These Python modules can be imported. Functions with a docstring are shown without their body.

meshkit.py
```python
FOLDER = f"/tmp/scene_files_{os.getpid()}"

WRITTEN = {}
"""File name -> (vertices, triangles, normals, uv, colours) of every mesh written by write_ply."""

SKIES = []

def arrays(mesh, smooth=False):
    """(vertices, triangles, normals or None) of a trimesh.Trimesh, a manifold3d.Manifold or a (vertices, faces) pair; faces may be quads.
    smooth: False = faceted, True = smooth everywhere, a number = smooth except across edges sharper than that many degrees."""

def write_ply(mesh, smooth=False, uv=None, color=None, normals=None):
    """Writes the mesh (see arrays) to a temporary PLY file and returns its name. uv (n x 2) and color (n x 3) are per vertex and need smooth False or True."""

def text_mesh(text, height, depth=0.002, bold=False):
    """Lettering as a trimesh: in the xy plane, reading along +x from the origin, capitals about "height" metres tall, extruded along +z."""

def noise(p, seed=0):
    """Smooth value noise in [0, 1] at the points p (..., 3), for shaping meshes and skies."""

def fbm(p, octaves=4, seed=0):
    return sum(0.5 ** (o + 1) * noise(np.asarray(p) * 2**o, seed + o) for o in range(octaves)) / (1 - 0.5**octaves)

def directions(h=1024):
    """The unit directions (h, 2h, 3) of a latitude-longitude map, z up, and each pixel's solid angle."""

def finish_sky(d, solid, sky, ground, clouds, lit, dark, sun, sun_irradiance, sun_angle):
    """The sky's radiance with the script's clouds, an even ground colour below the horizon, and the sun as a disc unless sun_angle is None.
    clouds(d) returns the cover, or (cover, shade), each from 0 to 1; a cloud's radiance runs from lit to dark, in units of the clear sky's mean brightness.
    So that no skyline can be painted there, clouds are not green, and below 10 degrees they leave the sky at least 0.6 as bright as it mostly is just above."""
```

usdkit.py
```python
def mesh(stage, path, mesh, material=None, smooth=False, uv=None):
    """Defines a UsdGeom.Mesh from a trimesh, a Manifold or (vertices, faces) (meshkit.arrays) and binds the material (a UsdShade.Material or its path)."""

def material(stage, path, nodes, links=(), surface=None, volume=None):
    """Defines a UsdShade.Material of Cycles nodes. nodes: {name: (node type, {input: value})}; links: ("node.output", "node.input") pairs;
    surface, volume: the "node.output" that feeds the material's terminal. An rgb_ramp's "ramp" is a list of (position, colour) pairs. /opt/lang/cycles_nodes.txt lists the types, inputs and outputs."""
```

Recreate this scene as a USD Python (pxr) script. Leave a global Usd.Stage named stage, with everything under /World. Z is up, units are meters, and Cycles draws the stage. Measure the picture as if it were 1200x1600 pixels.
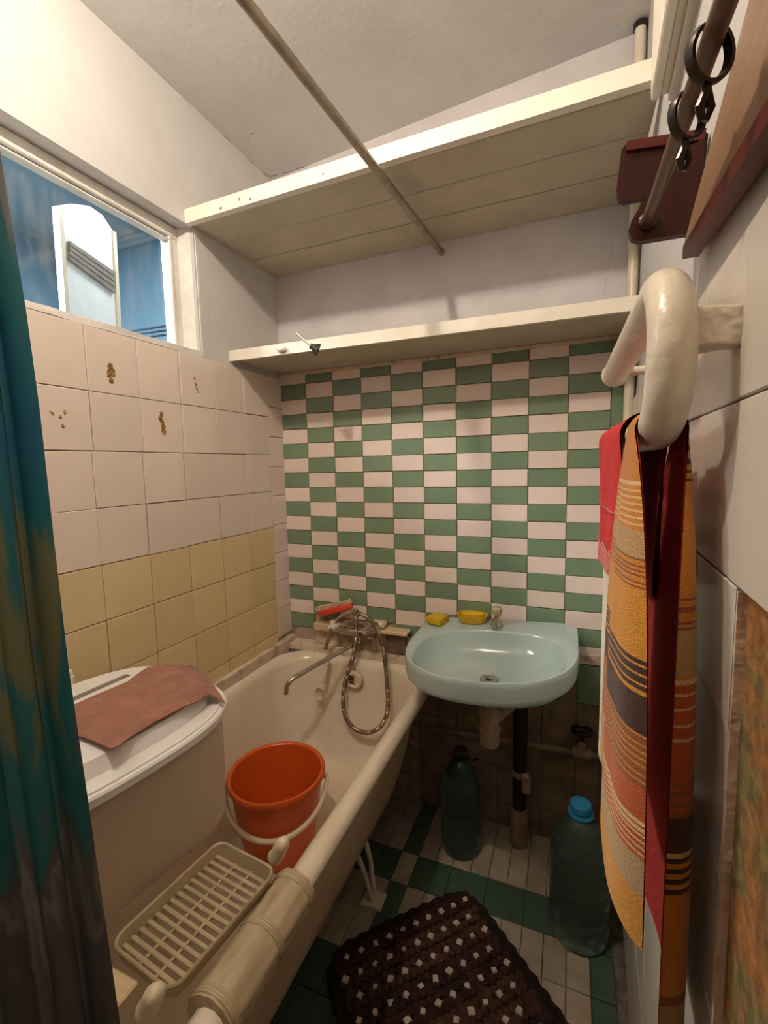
import math, random
import numpy as np, trimesh, usdkit, meshkit
from shapely.geometry import Polygon
from scipy.interpolate import CubicSpline
from pxr import Usd, UsdGeom, UsdLux, UsdShade, Gf, Sdf, Vt

stage = Usd.Stage.CreateInMemory()
UsdGeom.SetStageUpAxis(stage, 'Z')
UsdGeom.SetStageMetersPerUnit(stage, 1.0)
UsdGeom.Xform.Define(stage, '/World')
rng = np.random.default_rng(7)
random.seed(7)

# ------------------------------------------------------------------ camera
# x to the right along the back wall, y into the room's depth (back wall y = 0), z up
F_PX = 706.37
CAM = np.array([1.14706, -1.66322, 1.38915])
ROT = np.array([[0.9256553, 0.3776731, -0.0229205], [0.0174316, -0.1030800, -0.9945203], [-0.3779662, 0.9201834, -0.1020000]])
EXPOSURE = 0.0
cam = UsdGeom.Camera.Define(stage, '/World/camera')
cam.CreateHorizontalApertureAttr(36.0)
cam.CreateVerticalApertureAttr(48.0)
cam.CreateFocalLengthAttr(36.0 * F_PX / 1200.0)
cam.CreateClippingRangeAttr(Gf.Vec2f(0.02, 100.0))
cam.CreateExposureAttr(EXPOSURE)
_m = np.eye(4)
_m[0, :3], _m[1, :3], _m[2, :3], _m[3, :3] = ROT[0], -ROT[1], -ROT[2], CAM
cam.AddTransformOp().Set(Gf.Matrix4d(_m.tolist()))

# ------------------------------------------------------------------ light
BULB = np.array([0.56, -1.33, 2.485])      # the bare bulb hanging near the ceiling, just above the frame
BULB_COLOR = (1.0, 0.855, 0.69)
BULB_STRENGTH = 1300.0
KITCHEN_POWER = 70.0
kl = UsdLux.RectLight.Define(stage, '/World/kitchen_lamp')
kl.CreateWidthAttr(0.6); kl.CreateHeightAttr(0.6); kl.CreateIntensityAttr(KITCHEN_POWER); kl.CreateColorAttr(Gf.Vec3f(1.0, 0.98, 0.94))
kl.AddTranslateOp().Set(Gf.Vec3d(-1.0, -1.35, 2.64))

kl2 = UsdLux.RectLight.Define(stage, '/World/kitchen_lamp_001')
kl2.CreateWidthAttr(0.3); kl2.CreateHeightAttr(0.3); kl2.CreateIntensityAttr(27.0); kl2.CreateColorAttr(Gf.Vec3f(1.0, 0.98, 0.94))
kl2.AddTranslateOp().Set(Gf.Vec3d(-0.45, 0.0, 2.66))

# ------------------------------------------------------------------ helpers
CONCAT = trimesh.util.concatenate


def lin(c):
    """an sRGB 0-255 colour as linear"""
    c = np.asarray(c, float) / 255
    return tuple(np.where(c < 0.04045, c / 12.92, ((c + 0.055) / 1.055) ** 2.4))


def at(u, v, axis, val):
    d = ROT.T @ np.array([(u - 600) / F_PX, (v - 800) / F_PX, 1.0])
    return CAM + d * (val - CAM[axis]) / d[axis]


def orient(m):
    m = m.copy(); m.merge_vertices(); m.fix_normals()
    return m


def cbox(x0, x1, y0, y1, z0, z1, b=0.003):
    """a box with chamfered edges"""
    b = min(b, 0.45 * min(x1 - x0, y1 - y0, z1 - z0))
    P = []
    for sx in (0, 1):
        for sy in (0, 1):
            for sz in (0, 1):
                c = np.array([(x0, x1)[sx], (y0, y1)[sy], (z0, z1)[sz]], float)
                s = np.array([1 - 2 * sx, 1 - 2 * sy, 1 - 2 * sz]) * b
                for k in range(3):
                    o = s.copy(); o[k] = 0
                    P.append(c + o)
    return trimesh.convex.convex_hull(np.array(P))


def spline(pts, n, closed=False):
    pts = np.asarray(pts, float)
    if closed:
        pts = np.vstack([pts, pts[:1]])
    t = np.r_[0, np.cumsum(np.linalg.norm(np.diff(pts, axis=0), axis=1))]
    cs = CubicSpline(t, pts, bc_type='periodic' if closed else 'natural')
    u = np.linspace(0, t[-1], n + 1)[:-1] if closed else np.linspace(0, t[-1], n)
    return cs(u)


def loft(rings, cap0=True, cap1=True, closed=True):
    """joins rings of equally many points"""
    rings = [np.asarray(r, float) for r in rings]
    n, V, Fc = len(rings[0]), np.vstack(rings), []
    m = n if closed else n - 1
    for i in range(len(rings) - 1):
        a = i * n + np.arange(m); b = i * n + (np.arange(m) + 1) % n
        Fc += [np.stack([a, b, b + n], 1), np.stack([a, b + n, a + n], 1)]
    V = list(V)
    for flag, k in ((cap0, 0), (cap1, len(rings) - 1)):
        if flag:
            c = len(V); V.append(rings[k].mean(0))
            a = k * n + np.arange(n); b = k * n + (np.arange(n) + 1) % n
            Fc.append(np.stack([b, a, np.full(n, c)], 1) if k == 0 else np.stack([a, b, np.full(n, c)], 1))
    return trimesh.Trimesh(np.array(V), np.vstack(Fc), process=False)


def tube(path, r, n=14, caps=True, ends=None):
    path = np.asarray(path, float)
    r = np.broadcast_to(np.asarray(r, float), (len(path),))
    T = np.gradient(path, axis=0); T /= np.linalg.norm(T, axis=1)[:, None]
    u = np.cross(T[0], [0.3, 0.5, 0.81]); u /= np.linalg.norm(u)
    a = np.linspace(0, 2 * np.pi, n, endpoint=False)
    R = []
    for p, t, rr in zip(path, T, r):
        u = u - t * (u @ t); u /= np.linalg.norm(u)
        w = np.cross(t, u)
        R.append(p + rr * (np.cos(a)[:, None] * u + np.sin(a)[:, None] * w))
    return orient(loft(R, caps, caps))


def lathe(profile, n=40, axis=2, center=(0, 0, 0)):
    """profile of (radius, height)"""
    a = np.linspace(0, 2 * np.pi, n, endpoint=False)
    R = []
    for r, h in profile:
        p = np.stack([r * np.cos(a), r * np.sin(a), np.full(n, h)], 1)
        R.append(p)
    if profile[0][0] > 1e-6 or profile[-1][0] > 1e-6:      # an open profile is closed into a ring
        R.append(R[0])
    m = loft(R, False, False)
    if axis == 1:
        m.apply_transform(trimesh.transformations.rotation_matrix(np.pi / 2, [1, 0, 0]))   # height runs along -y
    if axis == 0:
        m.apply_transform(trimesh.transformations.rotation_matrix(np.pi / 2, [0, 1, 0]))
    m.apply_translation(center)
    return orient(m)


def extrude(poly, h, b=0.0):
    """an outline in the xz plane, extruded along y from 0 to h; rounded look by two chamfer steps"""
    m = trimesh.creation.extrude_polygon(Polygon(poly), h, engine='earcut')
    v = m.vertices.copy(); m.vertices = np.stack([v[:, 0], v[:, 2], v[:, 1]], 1)
    return orient(m)


def rounded(w, l, r, n=6, p=None):
    """ring of a rounded rectangle w (x) by l (y), centred"""
    P = []
    for k, (sx, sy) in enumerate(((1, 1), (-1, 1), (-1, -1), (1, -1))):
        for t in np.linspace(0, np.pi / 2, n):
            an = k * np.pi / 2 + t
            P.append((sx * (w / 2 - r) + r * math.cos(an), sy * (l / 2 - r) + r * math.sin(an)))
    return np.array(P)


def ring3(p2, z, cx=0, cy=0):
    return np.column_stack([p2[:, 0] + cx, p2[:, 1] + cy, np.full(len(p2), z)])


def superell(a, b, n, e=2.5):
    t = np.linspace(0, 2 * np.pi, n, endpoint=False)
    c, s = np.cos(t), np.sin(t)
    return np.column_stack([a * np.sign(c) * np.abs(c) ** (2 / e), b * np.sign(s) * np.abs(s) ** (2 / e)])


def grid_sheet(P, thick=0.0, uv=None):
    """P (n, m, 3) points -> a sheet; with thickness it is closed"""
    n, m = P.shape[:2]
    idx = np.arange(n * m).reshape(n, m)
    a, b, c, d = idx[:-1, :-1].ravel(), idx[1:, :-1].ravel(), idx[1:, 1:].ravel(), idx[:-1, 1:].ravel()
    Fc = np.vstack([np.stack([a, b, c], 1), np.stack([a, c, d], 1)])
    V = P.reshape(-1, 3)
    if not thick:
        return trimesh.Trimesh(V, Fc, process=False)
    t = trimesh.Trimesh(V, Fc, process=False)
    N = np.zeros_like(V)
    fn = np.cross(V[Fc[:, 1]] - V[Fc[:, 0]], V[Fc[:, 2]] - V[Fc[:, 0]])
    for k in range(3):
        np.add.at(N, Fc[:, k], fn)
    N /= np.maximum(np.linalg.norm(N, axis=1), 1e-12)[:, None]
    V2 = np.vstack([V, V - N * thick])
    k = n * m
    edge = np.r_[idx[0, :-1], idx[:-1, -1], idx[-1, :0:-1], idx[:0:-1, 0]]
    nxt = np.roll(edge, -1)
    side = np.vstack([np.stack([edge, nxt, nxt + k], 1), np.stack([edge, nxt + k, edge + k], 1)])
    return trimesh.Trimesh(V2, np.vstack([Fc, Fc[:, ::-1] + k, side]), process=False)


_used = {}


def numbered(path):
    k = _used.get(path, 0); _used[path] = k + 1
    return path if k == 0 else f'{path}_{k:03d}'


class Node:
    def __init__(s, prim, loc):
        s.prim, s.loc, s.path = prim, np.asarray(loc, float), str(prim.GetPath())


def tag(prim, **kw):
    for k, v in kw.items():
        if v:
            prim.SetCustomDataByKey(k, v)


def thing(name, label, category, loc=(0, 0, 0), group=None, kind=None):
    x = UsdGeom.Xform.Define(stage, numbered('/World/' + name))
    x.AddTranslateOp().Set(Gf.Vec3d(*map(float, loc)))
    tag(x.GetPrim(), label=label, category=category, group=group, kind=kind)
    return Node(x.GetPrim(), loc)


def obj(name, mesh, mat, parent=None, smooth=30, uv=None, label=None, category=None, group=None, kind=None, loc=None):
    """One Mesh prim; the mesh is given in world coordinates."""
    base = parent.path if parent else '/World'
    off = parent.loc if parent else (np.zeros(3) if loc is None else np.asarray(loc, float))
    if isinstance(mesh, trimesh.Trimesh):
        mesh = trimesh.Trimesh(mesh.vertices - off, mesh.faces, process=False)
    g = usdkit.mesh(stage, numbered(f'{base}/{name}'), mesh, mat, smooth=smooth, uv=uv)
    if parent is None and loc is not None:
        g.AddTranslateOp().Set(Gf.Vec3d(*map(float, off)))
    tag(g.GetPrim(), label=label, category=category, group=group, kind=kind)
    return Node(g.GetPrim(), off)


# ------------------------------------------------------------------ materials
def mat(name, color, rough=0.5, vary=0.06, scale=14.0, bump=0.0, bscale=60.0, color2=None, lo=0.35, hi=0.65, **p):
    """principled with a noise mottling between color and color2 and an optional noise bump"""
    c2 = color2 if color2 is not None else tuple(np.clip(np.array(color) * (1 - 2 * vary), 0, 1))
    n = {'tc': ('geometry', {}), 'no': ('noise_texture', {'scale': scale, 'detail': 5.0, 'roughness': 0.6}),
         'ra': ('rgb_ramp', {'ramp': [(lo, color), (hi, c2)]}), 'p': ('principled_bsdf', {'roughness': rough, **p})}
    l = [('tc.position', 'no.vector'), ('no.fac', 'ra.fac'), ('ra.color', 'p.base_color')]
    if bump:
        n['nb'] = ('noise_texture', {'scale': bscale, 'detail': 4.0}); n['bu'] = ('bump', {'strength': bump, 'distance': 0.004})
        l += [('tc.position', 'nb.vector'), ('nb.fac', 'bu.height'), ('bu.normal', 'p.normal')]
    return usdkit.material(stage, '/World/Looks/' + name, n, l, surface='p.BSDF')


def wood(name, c1, c2, rough=0.4, stretch=(6, 60, 60), **p):
    n = {'tc': ('geometry', {}), 'mp': ('mapping', {'scale': stretch}), 'no': ('noise_texture', {'scale': 1.0, 'detail': 6.0, 'distortion': 0.6}),
         'ra': ('rgb_ramp', {'ramp': [(0.3, c1), (0.7, c2)]}), 'bu': ('bump', {'strength': 0.2, 'distance': 0.002}), 'p': ('principled_bsdf', {'roughness': rough, **p})}
    return usdkit.material(stage, '/World/Looks/' + name, n, [('tc.position', 'mp.vector'), ('mp.vector', 'no.vector'), ('no.fac', 'ra.fac'), ('ra.color', 'p.base_color'), ('no.fac', 'bu.height'), ('bu.normal', 'p.normal')], surface='p.BSDF')


M = {}
M['plaster'] = mat('plaster', (0.58, 0.565, 0.55), 0.75, scale=3.0, color2=(0.52, 0.505, 0.49), bump=0.25, bscale=35)
M['plaster_back'] = mat('plaster_back', (0.68, 0.65, 0.67), 0.7, scale=4.0, color2=(0.58, 0.55, 0.57), bump=0.2, bscale=30)
M['ceiling'] = mat('ceiling_paint', (0.70, 0.695, 0.685), 0.8, scale=3.5, color2=(0.62, 0.615, 0.605), bump=0.22, bscale=45)
M['grout'] = mat('grout', (0.50, 0.41, 0.31), 0.9, scale=30, color2=(0.30, 0.23, 0.16), bump=0.3)
M['grout_dark'] = mat('grout_dark', (0.20, 0.16, 0.12), 0.9, scale=30, color2=(0.07, 0.055, 0.04), bump=0.3)
M['mortar'] = mat('old_mortar', (0.66, 0.53, 0.41), 0.85, scale=22, color2=(0.34, 0.23, 0.15), bump=0.7, bscale=70, lo=0.52, hi=0.72)
for k, s in enumerate((1.0, 0.96, 1.03)):
    M[f'white_tile{k}'] = mat(f'white_tile_{k}', tuple(np.array((0.80, 0.665, 0.60)) * s), 0.22, vary=0.02, scale=9, bump=0.03, bscale=12)
    M[f'cream_tile{k}'] = mat(f'cream_tile_{k}', tuple(np.array((0.76, 0.645, 0.56)) * s), 0.28, vary=0.02, scale=7, bump=0.03, bscale=10)
    M[f'wall_tile{k}'] = mat(f'wall_tile_{k}', tuple(np.array((0.66, 0.60, 0.515)) * s), 0.3, vary=0.03, scale=7, bump=0.03, bscale=10)
    M[f'yellow_tile{k}'] = mat(f'yellow_tile_{k}', tuple(np.array((0.72, 0.57, 0.315)) * s), 0.3, vary=0.03, scale=7, bump=0.03, bscale=10)
    M[f'green_tile{k}'] = mat(f'green_tile_{k}', tuple(np.array((0.185, 0.270, 0.172)) * s), 0.24, vary=0.04, scale=9, bump=0.03, bscale=12)
    M[f'floor_white{k}'] = mat(f'floor_white_{k}', tuple(np.array((0.44, 0.375, 0.29)) * s), 0.4, scale=16, color2=tuple(np.array((0.33, 0.27, 0.195)) * s), bump=0.05)
    M[f'floor_green{k}'] = mat(f'floor_green_{k}', tuple(np.array((0.065, 0.115, 0.078)) * s), 0.4, scale=16, vary=0.1, bump=0.05)
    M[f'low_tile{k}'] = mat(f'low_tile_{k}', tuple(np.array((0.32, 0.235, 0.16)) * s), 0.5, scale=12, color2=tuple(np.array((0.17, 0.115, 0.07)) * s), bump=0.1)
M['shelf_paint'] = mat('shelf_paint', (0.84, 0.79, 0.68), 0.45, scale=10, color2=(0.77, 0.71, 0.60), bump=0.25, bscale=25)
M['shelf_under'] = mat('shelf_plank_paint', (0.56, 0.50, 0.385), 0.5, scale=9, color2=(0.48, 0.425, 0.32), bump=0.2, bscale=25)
M['frame_paint'] = mat('frame_paint', (0.78, 0.76, 0.72), 0.45, scale=14, color2=(0.66, 0.63, 0.58), bump=0.35, bscale=45)
M['enamel'] = mat('bath_enamel', (0.78, 0.70, 0.58), 0.16, scale=3.5, color2=(0.72, 0.60, 0.44), bump=0.02)
M['tub_outer'] = mat('bath_outer_paint', (0.66, 0.52, 0.34), 0.55, scale=6, color2=(0.52, 0.38, 0.22), bump=0.2)
M['sink'] = mat('sink_ceramic', (0.44, 0.545, 0.525), 0.12, vary=0.02, scale=5)
M['white_plastic'] = mat('white_plastic', (0.80, 0.78, 0.75), 0.32, vary=0.02, scale=6)
M['bin_body'] = mat('grey_white_plastic', (0.58, 0.475, 0.365), 0.4, vary=0.03, scale=6)
M['grey_slot'] = mat('grey_plastic', (0.20, 0.18, 0.17), 0.45)
M['orange'] = mat('orange_plastic', (0.66, 0.105, 0.014), 0.32, vary=0.04, scale=8, subsurface_weight=0.0)
M['ivory'] = mat('ivory_plastic', (0.74, 0.62, 0.44), 0.4, vary=0.06, scale=20)
M['tray'] = mat('tray_plastic', (0.46, 0.365, 0.22), 0.42, vary=0.08, scale=18)
M['sleeve'] = wood('rim_wrap', (0.50, 0.40, 0.26), (0.34, 0.26, 0.15), 0.6, (40, 8, 60))
M['board'] = wood('pale_board', (0.70, 0.54, 0.33), (0.56, 0.41, 0.23), 0.5, (6, 60, 60))
M['terracotta'] = mat('terracotta_cloth', (0.35, 0.155, 0.105), 0.95, scale=25, color2=(0.27, 0.11, 0.072), bump=0.6, bscale=350, sheen_weight=0.15)
M['chrome'] = mat('worn_chrome', (0.62, 0.56, 0.48), 0.28, scale=40, color2=(0.46, 0.39, 0.31), metallic=1.0)
M['hose'] = mat('hose_metal', (0.52, 0.45, 0.36), 0.36, scale=60, color2=(0.34, 0.27, 0.20), metallic=1.0)
M['steel_rod'] = mat('rod_metal', (0.42, 0.36, 0.28), 0.42, scale=30, color2=(0.30, 0.25, 0.19), metallic=0.75)
M['black_plastic'] = mat('black_plastic', (0.015, 0.014, 0.013), 0.35)
M['black_pipe'] = mat('black_pipe', (0.012, 0.010, 0.009), 0.45)
M['rail_paint'] = mat('rail_oil_paint', (0.76, 0.69, 0.57), 0.3, scale=9, color2=(0.68, 0.60, 0.46), bump=0.5, bscale=55)
M['mahogany'] = wood('mahogany', (0.050, 0.011, 0.006), (0.024, 0.006, 0.004), 0.35, (40, 40, 6), specular_ior_level=0.2)
M['tan_wood'] = wood('tan_wood', (0.34, 0.20, 0.12), (0.25, 0.14, 0.08), 0.4, (80, 6, 80))
M['red_edge'] = mat('red_lacquer', (0.105, 0.016, 0.011), 0.4, specular_ior_level=0.25)
M['rod_wood'] = mat('brown_rod', (0.15, 0.075, 0.04), 0.35, scale=50, color2=(0.10, 0.05, 0.028))
M['dark_ring'] = mat('dark_bronze', (0.045, 0.035, 0.028), 0.3, metallic=0.6)
M['red_towel'] = mat('red_terry', (0.72, 0.026, 0.030), 1.0, scale=90, color2=(0.60, 0.018, 0.022), bump=1.0, bscale=420, sheen_weight=0.05)
M['pink_lace'] = mat('pink_lace', (0.74, 0.30, 0.27), 1.0, scale=160, color2=(0.58, 0.10, 0.10), bump=1.0, bscale=420)
M['towel_inside'] = mat('towel_reverse', (0.46, 0.030, 0.022), 1.0, scale=120, color2=(0.34, 0.020, 0.016), bump=0.8, bscale=420)
M['yellow'] = mat('yellow_plastic', (0.72, 0.44, 0.01), 0.25, vary=0.06, scale=30, subsurface_weight=0.15, subsurface_scale=0.01)
M['sponge'] = mat('yellow_sponge', (0.72, 0.46, 0.015), 0.9, scale=80, color2=(0.55, 0.33, 0.01), bump=1.0, bscale=220)
M['amber'] = mat('amber_knob', (0.70, 0.50, 0.28), 0.12, transmission_weight=0.35)
M['brush_red'] = mat('red_plastic', (0.72, 0.06, 0.025), 0.35)
M['bristle'] = mat('pale_bristles', (0.78, 0.66, 0.48), 0.8, scale=200, color2=(0.60, 0.46, 0.30), bump=0.8, bscale=300)
M['low_pipe'] = mat('dirty_cream_pipe', (0.42, 0.33, 0.235), 0.5, scale=25, color2=(0.26, 0.18, 0.11), bump=0.3)
M['bulb_glass'] = usdkit.material(stage, '/World/Looks/bulb_glow', {'e': ('emission', {'color': BULB_COLOR, 'strength': BULB_STRENGTH})}, surface='e.emission')
M['pet'] = usdkit.material(stage, '/World/Looks/blue_green_pet', {'p': ('principled_bsdf', {'base_color': (0.17, 0.25, 0.22), 'roughness': 0.12, 'ior': 1.33, 'transmission_weight': 0.85})}, surface='p.BSDF')
M['cap_blue'] = mat('blue_cap', (0.02, 0.22, 0.42), 0.4)
M['rug'] = mat('dark_wool', (0.055, 0.015, 0.010), 1.0, scale=26, color2=(0.025, 0.007, 0.006), bump=1.0, bscale=260)
M['rug2'] = mat('brown_wool', (0.095, 0.038, 0.018), 1.0, scale=26, color2=(0.045, 0.015, 0.010), bump=1.0, bscale=260)
M['rug_edge'] = mat('black_brown_wool', (0.018, 0.007, 0.006), 1.0, scale=26, bump=1.0, bscale=260)
M['rug_white'] = mat('pale_wool', (0.62, 0.52, 0.44), 1.0, scale=60, bump=0.6, bscale=260)
M['brown_mark'] = mat('glue_mark', (0.16, 0.075, 0.02), 0.8, scale=160, color2=(0.50, 0.28, 0.08), lo=0.45, hi=0.6, bump=1.0)
M['bare'] = usdkit.material(stage, '/World/Looks/bare_wall', {
    'g': ('geometry', {}), 'n1': ('noise_texture', {'scale': 9.0, 'detail': 6.0, 'distortion': 0.8}), 'n2': ('noise_texture', {'scale': 60.0, 'detail': 5.0}),
    'r1': ('rgb_ramp', {'ramp': [(0.30, (0.42, 0.17, 0.045)), (0.47, (0.32, 0.135, 0.035)), (0.56, (0.19, 0.16, 0.045)), (0.70, (0.37, 0.12, 0.05))]}),
    'r2': ('rgb_ramp', {'ramp': [(0.35, (0.35, 0.35, 0.35)), (0.6, (1, 1, 1))]}), 'm': ('mix_color', {'blend_type': 'multiply', 'fac': 0.7}),
    'b': ('bump', {'strength': 0.9, 'distance': 0.005}), 'p': ('principled_bsdf', {'roughness': 0.85})},
    [('g.position', 'n1.vector'), ('g.position', 'n2.vector'), ('n1.fac', 'r1.fac'), ('n2.fac', 'r2.fac'), ('r1.color', 'm.a'), ('r2.color', 'm.b'), ('m.result', 'p.base_color'), ('n2.fac', 'b.height'), ('b.normal', 'p.normal')], surface='p.BSDF')
M['kitchen_blue'] = mat('kitchen_blue', (0.18, 0.335, 0.455), 0.5, scale=2.5, color2=(0.14, 0.28, 0.395), bump=0.1)
M['kitchen_ceiling'] = mat('kitchen_ceiling', (0.27, 0.39, 0.46), 0.7, scale=2.5, vary=0.05)
M['kitchen_white'] = mat('kitchen_white', (0.84, 0.84, 0.80), 0.4, vary=0.04, scale=5)
M['kitchen_slot'] = mat('kitchen_slot', (0.20, 0.17, 0.13), 0.5)
M['cord_dark'] = mat('blue_cord', (0.03, 0.06, 0.12), 0.6)
M['pane'] = usdkit.material(stage, '/World/Looks/dirty_pane', {
    'g': ('geometry', {}), 'mp': ('mapping', {'scale': (1.0, 14.0, 3.0)}), 'n': ('noise_texture', {'scale': 2.4, 'detail': 6.0}), 'r': ('rgb_ramp', {'ramp': [(0.45, (0.015, 0.015, 0.015)), (0.8, (0.12, 0.12, 0.12))]}),
    't': ('transparent_bsdf', {'color': (0.94, 0.96, 0.97)}), 'gl': ('glossy_bsdf', {'color': (1, 1, 1), 'roughness': 0.03}), 'd': ('diffuse_bsdf', {'color': (0.55, 0.58, 0.60)}), 'fr': ('fresnel', {'IOR': 1.4}), 'inv': ('math', {'math_type': 'subtract', 'value1': 1.0}), 'fm': ('math', {'math_type': 'multiply'}),
    'm1': ('mix_closure', {}), 'm2': ('mix_closure', {})},
    [('g.position', 'mp.vector'), ('mp.vector', 'n.vector'), ('n.fac', 'r.fac'), ('fr.fac', 'fm.value1'), ('g.backfacing', 'inv.value2'), ('inv.value', 'fm.value2'), ('fm.value', 'm1.fac'), ('t.BSDF', 'm1.closure1'), ('gl.BSDF', 'm1.closure2'), ('r.color', 'm2.fac'), ('m1.closure', 'm2.closure1'), ('d.BSDF', 'm2.closure2')], surface='m2.closure')
# curtain print: cloudy teal, blue, olive and grey
CB, CT, CG, CO, CDK = (0.010, 0.10, 0.19), (0.014, 0.135, 0.15), (0.17, 0.165, 0.15), (0.14, 0.15, 0.075), (0.085, 0.08, 0.08)
M['curtain'] = usdkit.material(stage, '/World/Looks/curtain_print', {
    'g': ('texture_coordinate', {}), 'mp': ('mapping', {'scale': (6.0, 3.0, 1.0)}), 'n': ('noise_texture', {'scale': 1.6, 'detail': 4.0, 'distortion': 1.2}), 'sx': ('separate_xyz', {}),
    'a': ('math', {'math_type': 'multiply_add', 'value2': 0.55, 'value3': -0.275}), 'b': ('math', {'math_type': 'add'}), 'mr': ('map_range', {'from_min': 0.5, 'from_max': 2.1, 'to_min': 0.0, 'to_max': 1.0, 'clamp': True}),
    'r': ('rgb_ramp', {'ramp': [(0.0, CB), (0.06, CB), (0.10, CDK), (0.22, CDK), (0.26, CG), (0.29, CDK), (0.33, CT), (0.38, CT), (0.42, CO), (0.50, CO), (0.53, CT), (0.60, CB), (0.68, CT), (0.73, CT), (0.76, CG), (0.88, CG), (0.93, CB), (1.0, CB)]}),
    'p': ('principled_bsdf', {'roughness': 0.6, 'sheen_weight': 0.1}), 'tr': ('translucent_bsdf', {}), 'mx': ('mix_closure', {'fac': 0.25})},
    [('g.UV', 'mp.vector'), ('mp.vector', 'n.vector'), ('g.UV', 'sx.vector'), ('n.fac', 'a.value1'), ('a.value', 'b.value1'), ('sx.y', 'b.value2'), ('b.value', 'mr.value'), ('mr.result', 'r.fac'), ('r.color', 'p.base_color'), ('r.color', 'tr.color'), ('p.BSDF', 'mx.closure1'), ('tr.BSDF', 'mx.closure2')], surface='mx.closure')

# ------------------------------------------------------------------ room shell
W_BACK, H, SK = 1.337, 2.70, 0.042          # width at the back wall, height, skew of the right wall
Y_FRONT = -1.95


def CZ(x):
    """height of the slightly sagging ceiling"""
    return 2.557 + 0.07 * x



def rx(y, off=0.0):
    """x of the right wall's face at depth y, minus off into the room"""
    return W_BACK + SK * y - off


def slab_skew(y0, y1, z0, z1, o0, o1, b=0.001):
    """a block on the right wall between the offsets o0 < o1 from its face"""
    m = cbox(0, 1, y0, y1, z0, z1, 0)
    P = []
    for y in (y0, y1):
        for z in (z0, z1):
            P.append((rx(y, o0), y, z))
            P.append((rx(y, o1 - b), y, z))
    for y in (y0 + b, y1 - b):
        for z in (z0 + b, z1 - b):
            P.append((rx(y, o1), y, z))
    return trimesh.convex.convex_hull(np.array(P))


def tile(o, ux, uy, un, w, h, t=0.007, b=0.0012, tilt=0.0008):
    """a tile with chamfered front edges: corner o, axes ux, uy, outward un; slightly proud and uneven"""
    ux, uy, un = map(lambda a: np.asarray(a, float), (ux, uy, un))
    t = t + rng.uniform(-0.0006, 0.0008)
    ta, tb = rng.normal(0, tilt, 2)
    g = 0.0011
    P = []
    for (s, q) in ((0, 0), (1, 0), (1, 1), (0, 1)):
        for lev, ins in ((0.0, 0), (t - b, 0), (t, b)):
            a = g + ins + (w - 2 * g - 2 * ins) * s
            c = g + ins + (h - 2 * g - 2 * ins) * q
            lv = lev + (ta * (a - w / 2) + tb * (c - h / 2) if lev > 0 else 0)
            P.append(np.asarray(o) + ux * a + uy * c + un * lv)
    P = np.array(P); Fc = []
    for k in range(4):
        n = (k + 1) % 4
        for l in range(2):
            a, b_, c, d = 3 * k + l, 3 * n + l, 3 * n + l + 1, 3 * k + l + 1
            Fc += [(a, b_, c), (a, c, d)]
    Fc += [(2, 5, 8), (2, 8, 11)]
    return orient(trimesh.Trimesh(P, np.array(Fc), process=False))


def pick(kind):
    return M[f'{kind}{rng.integers(3)}']


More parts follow.
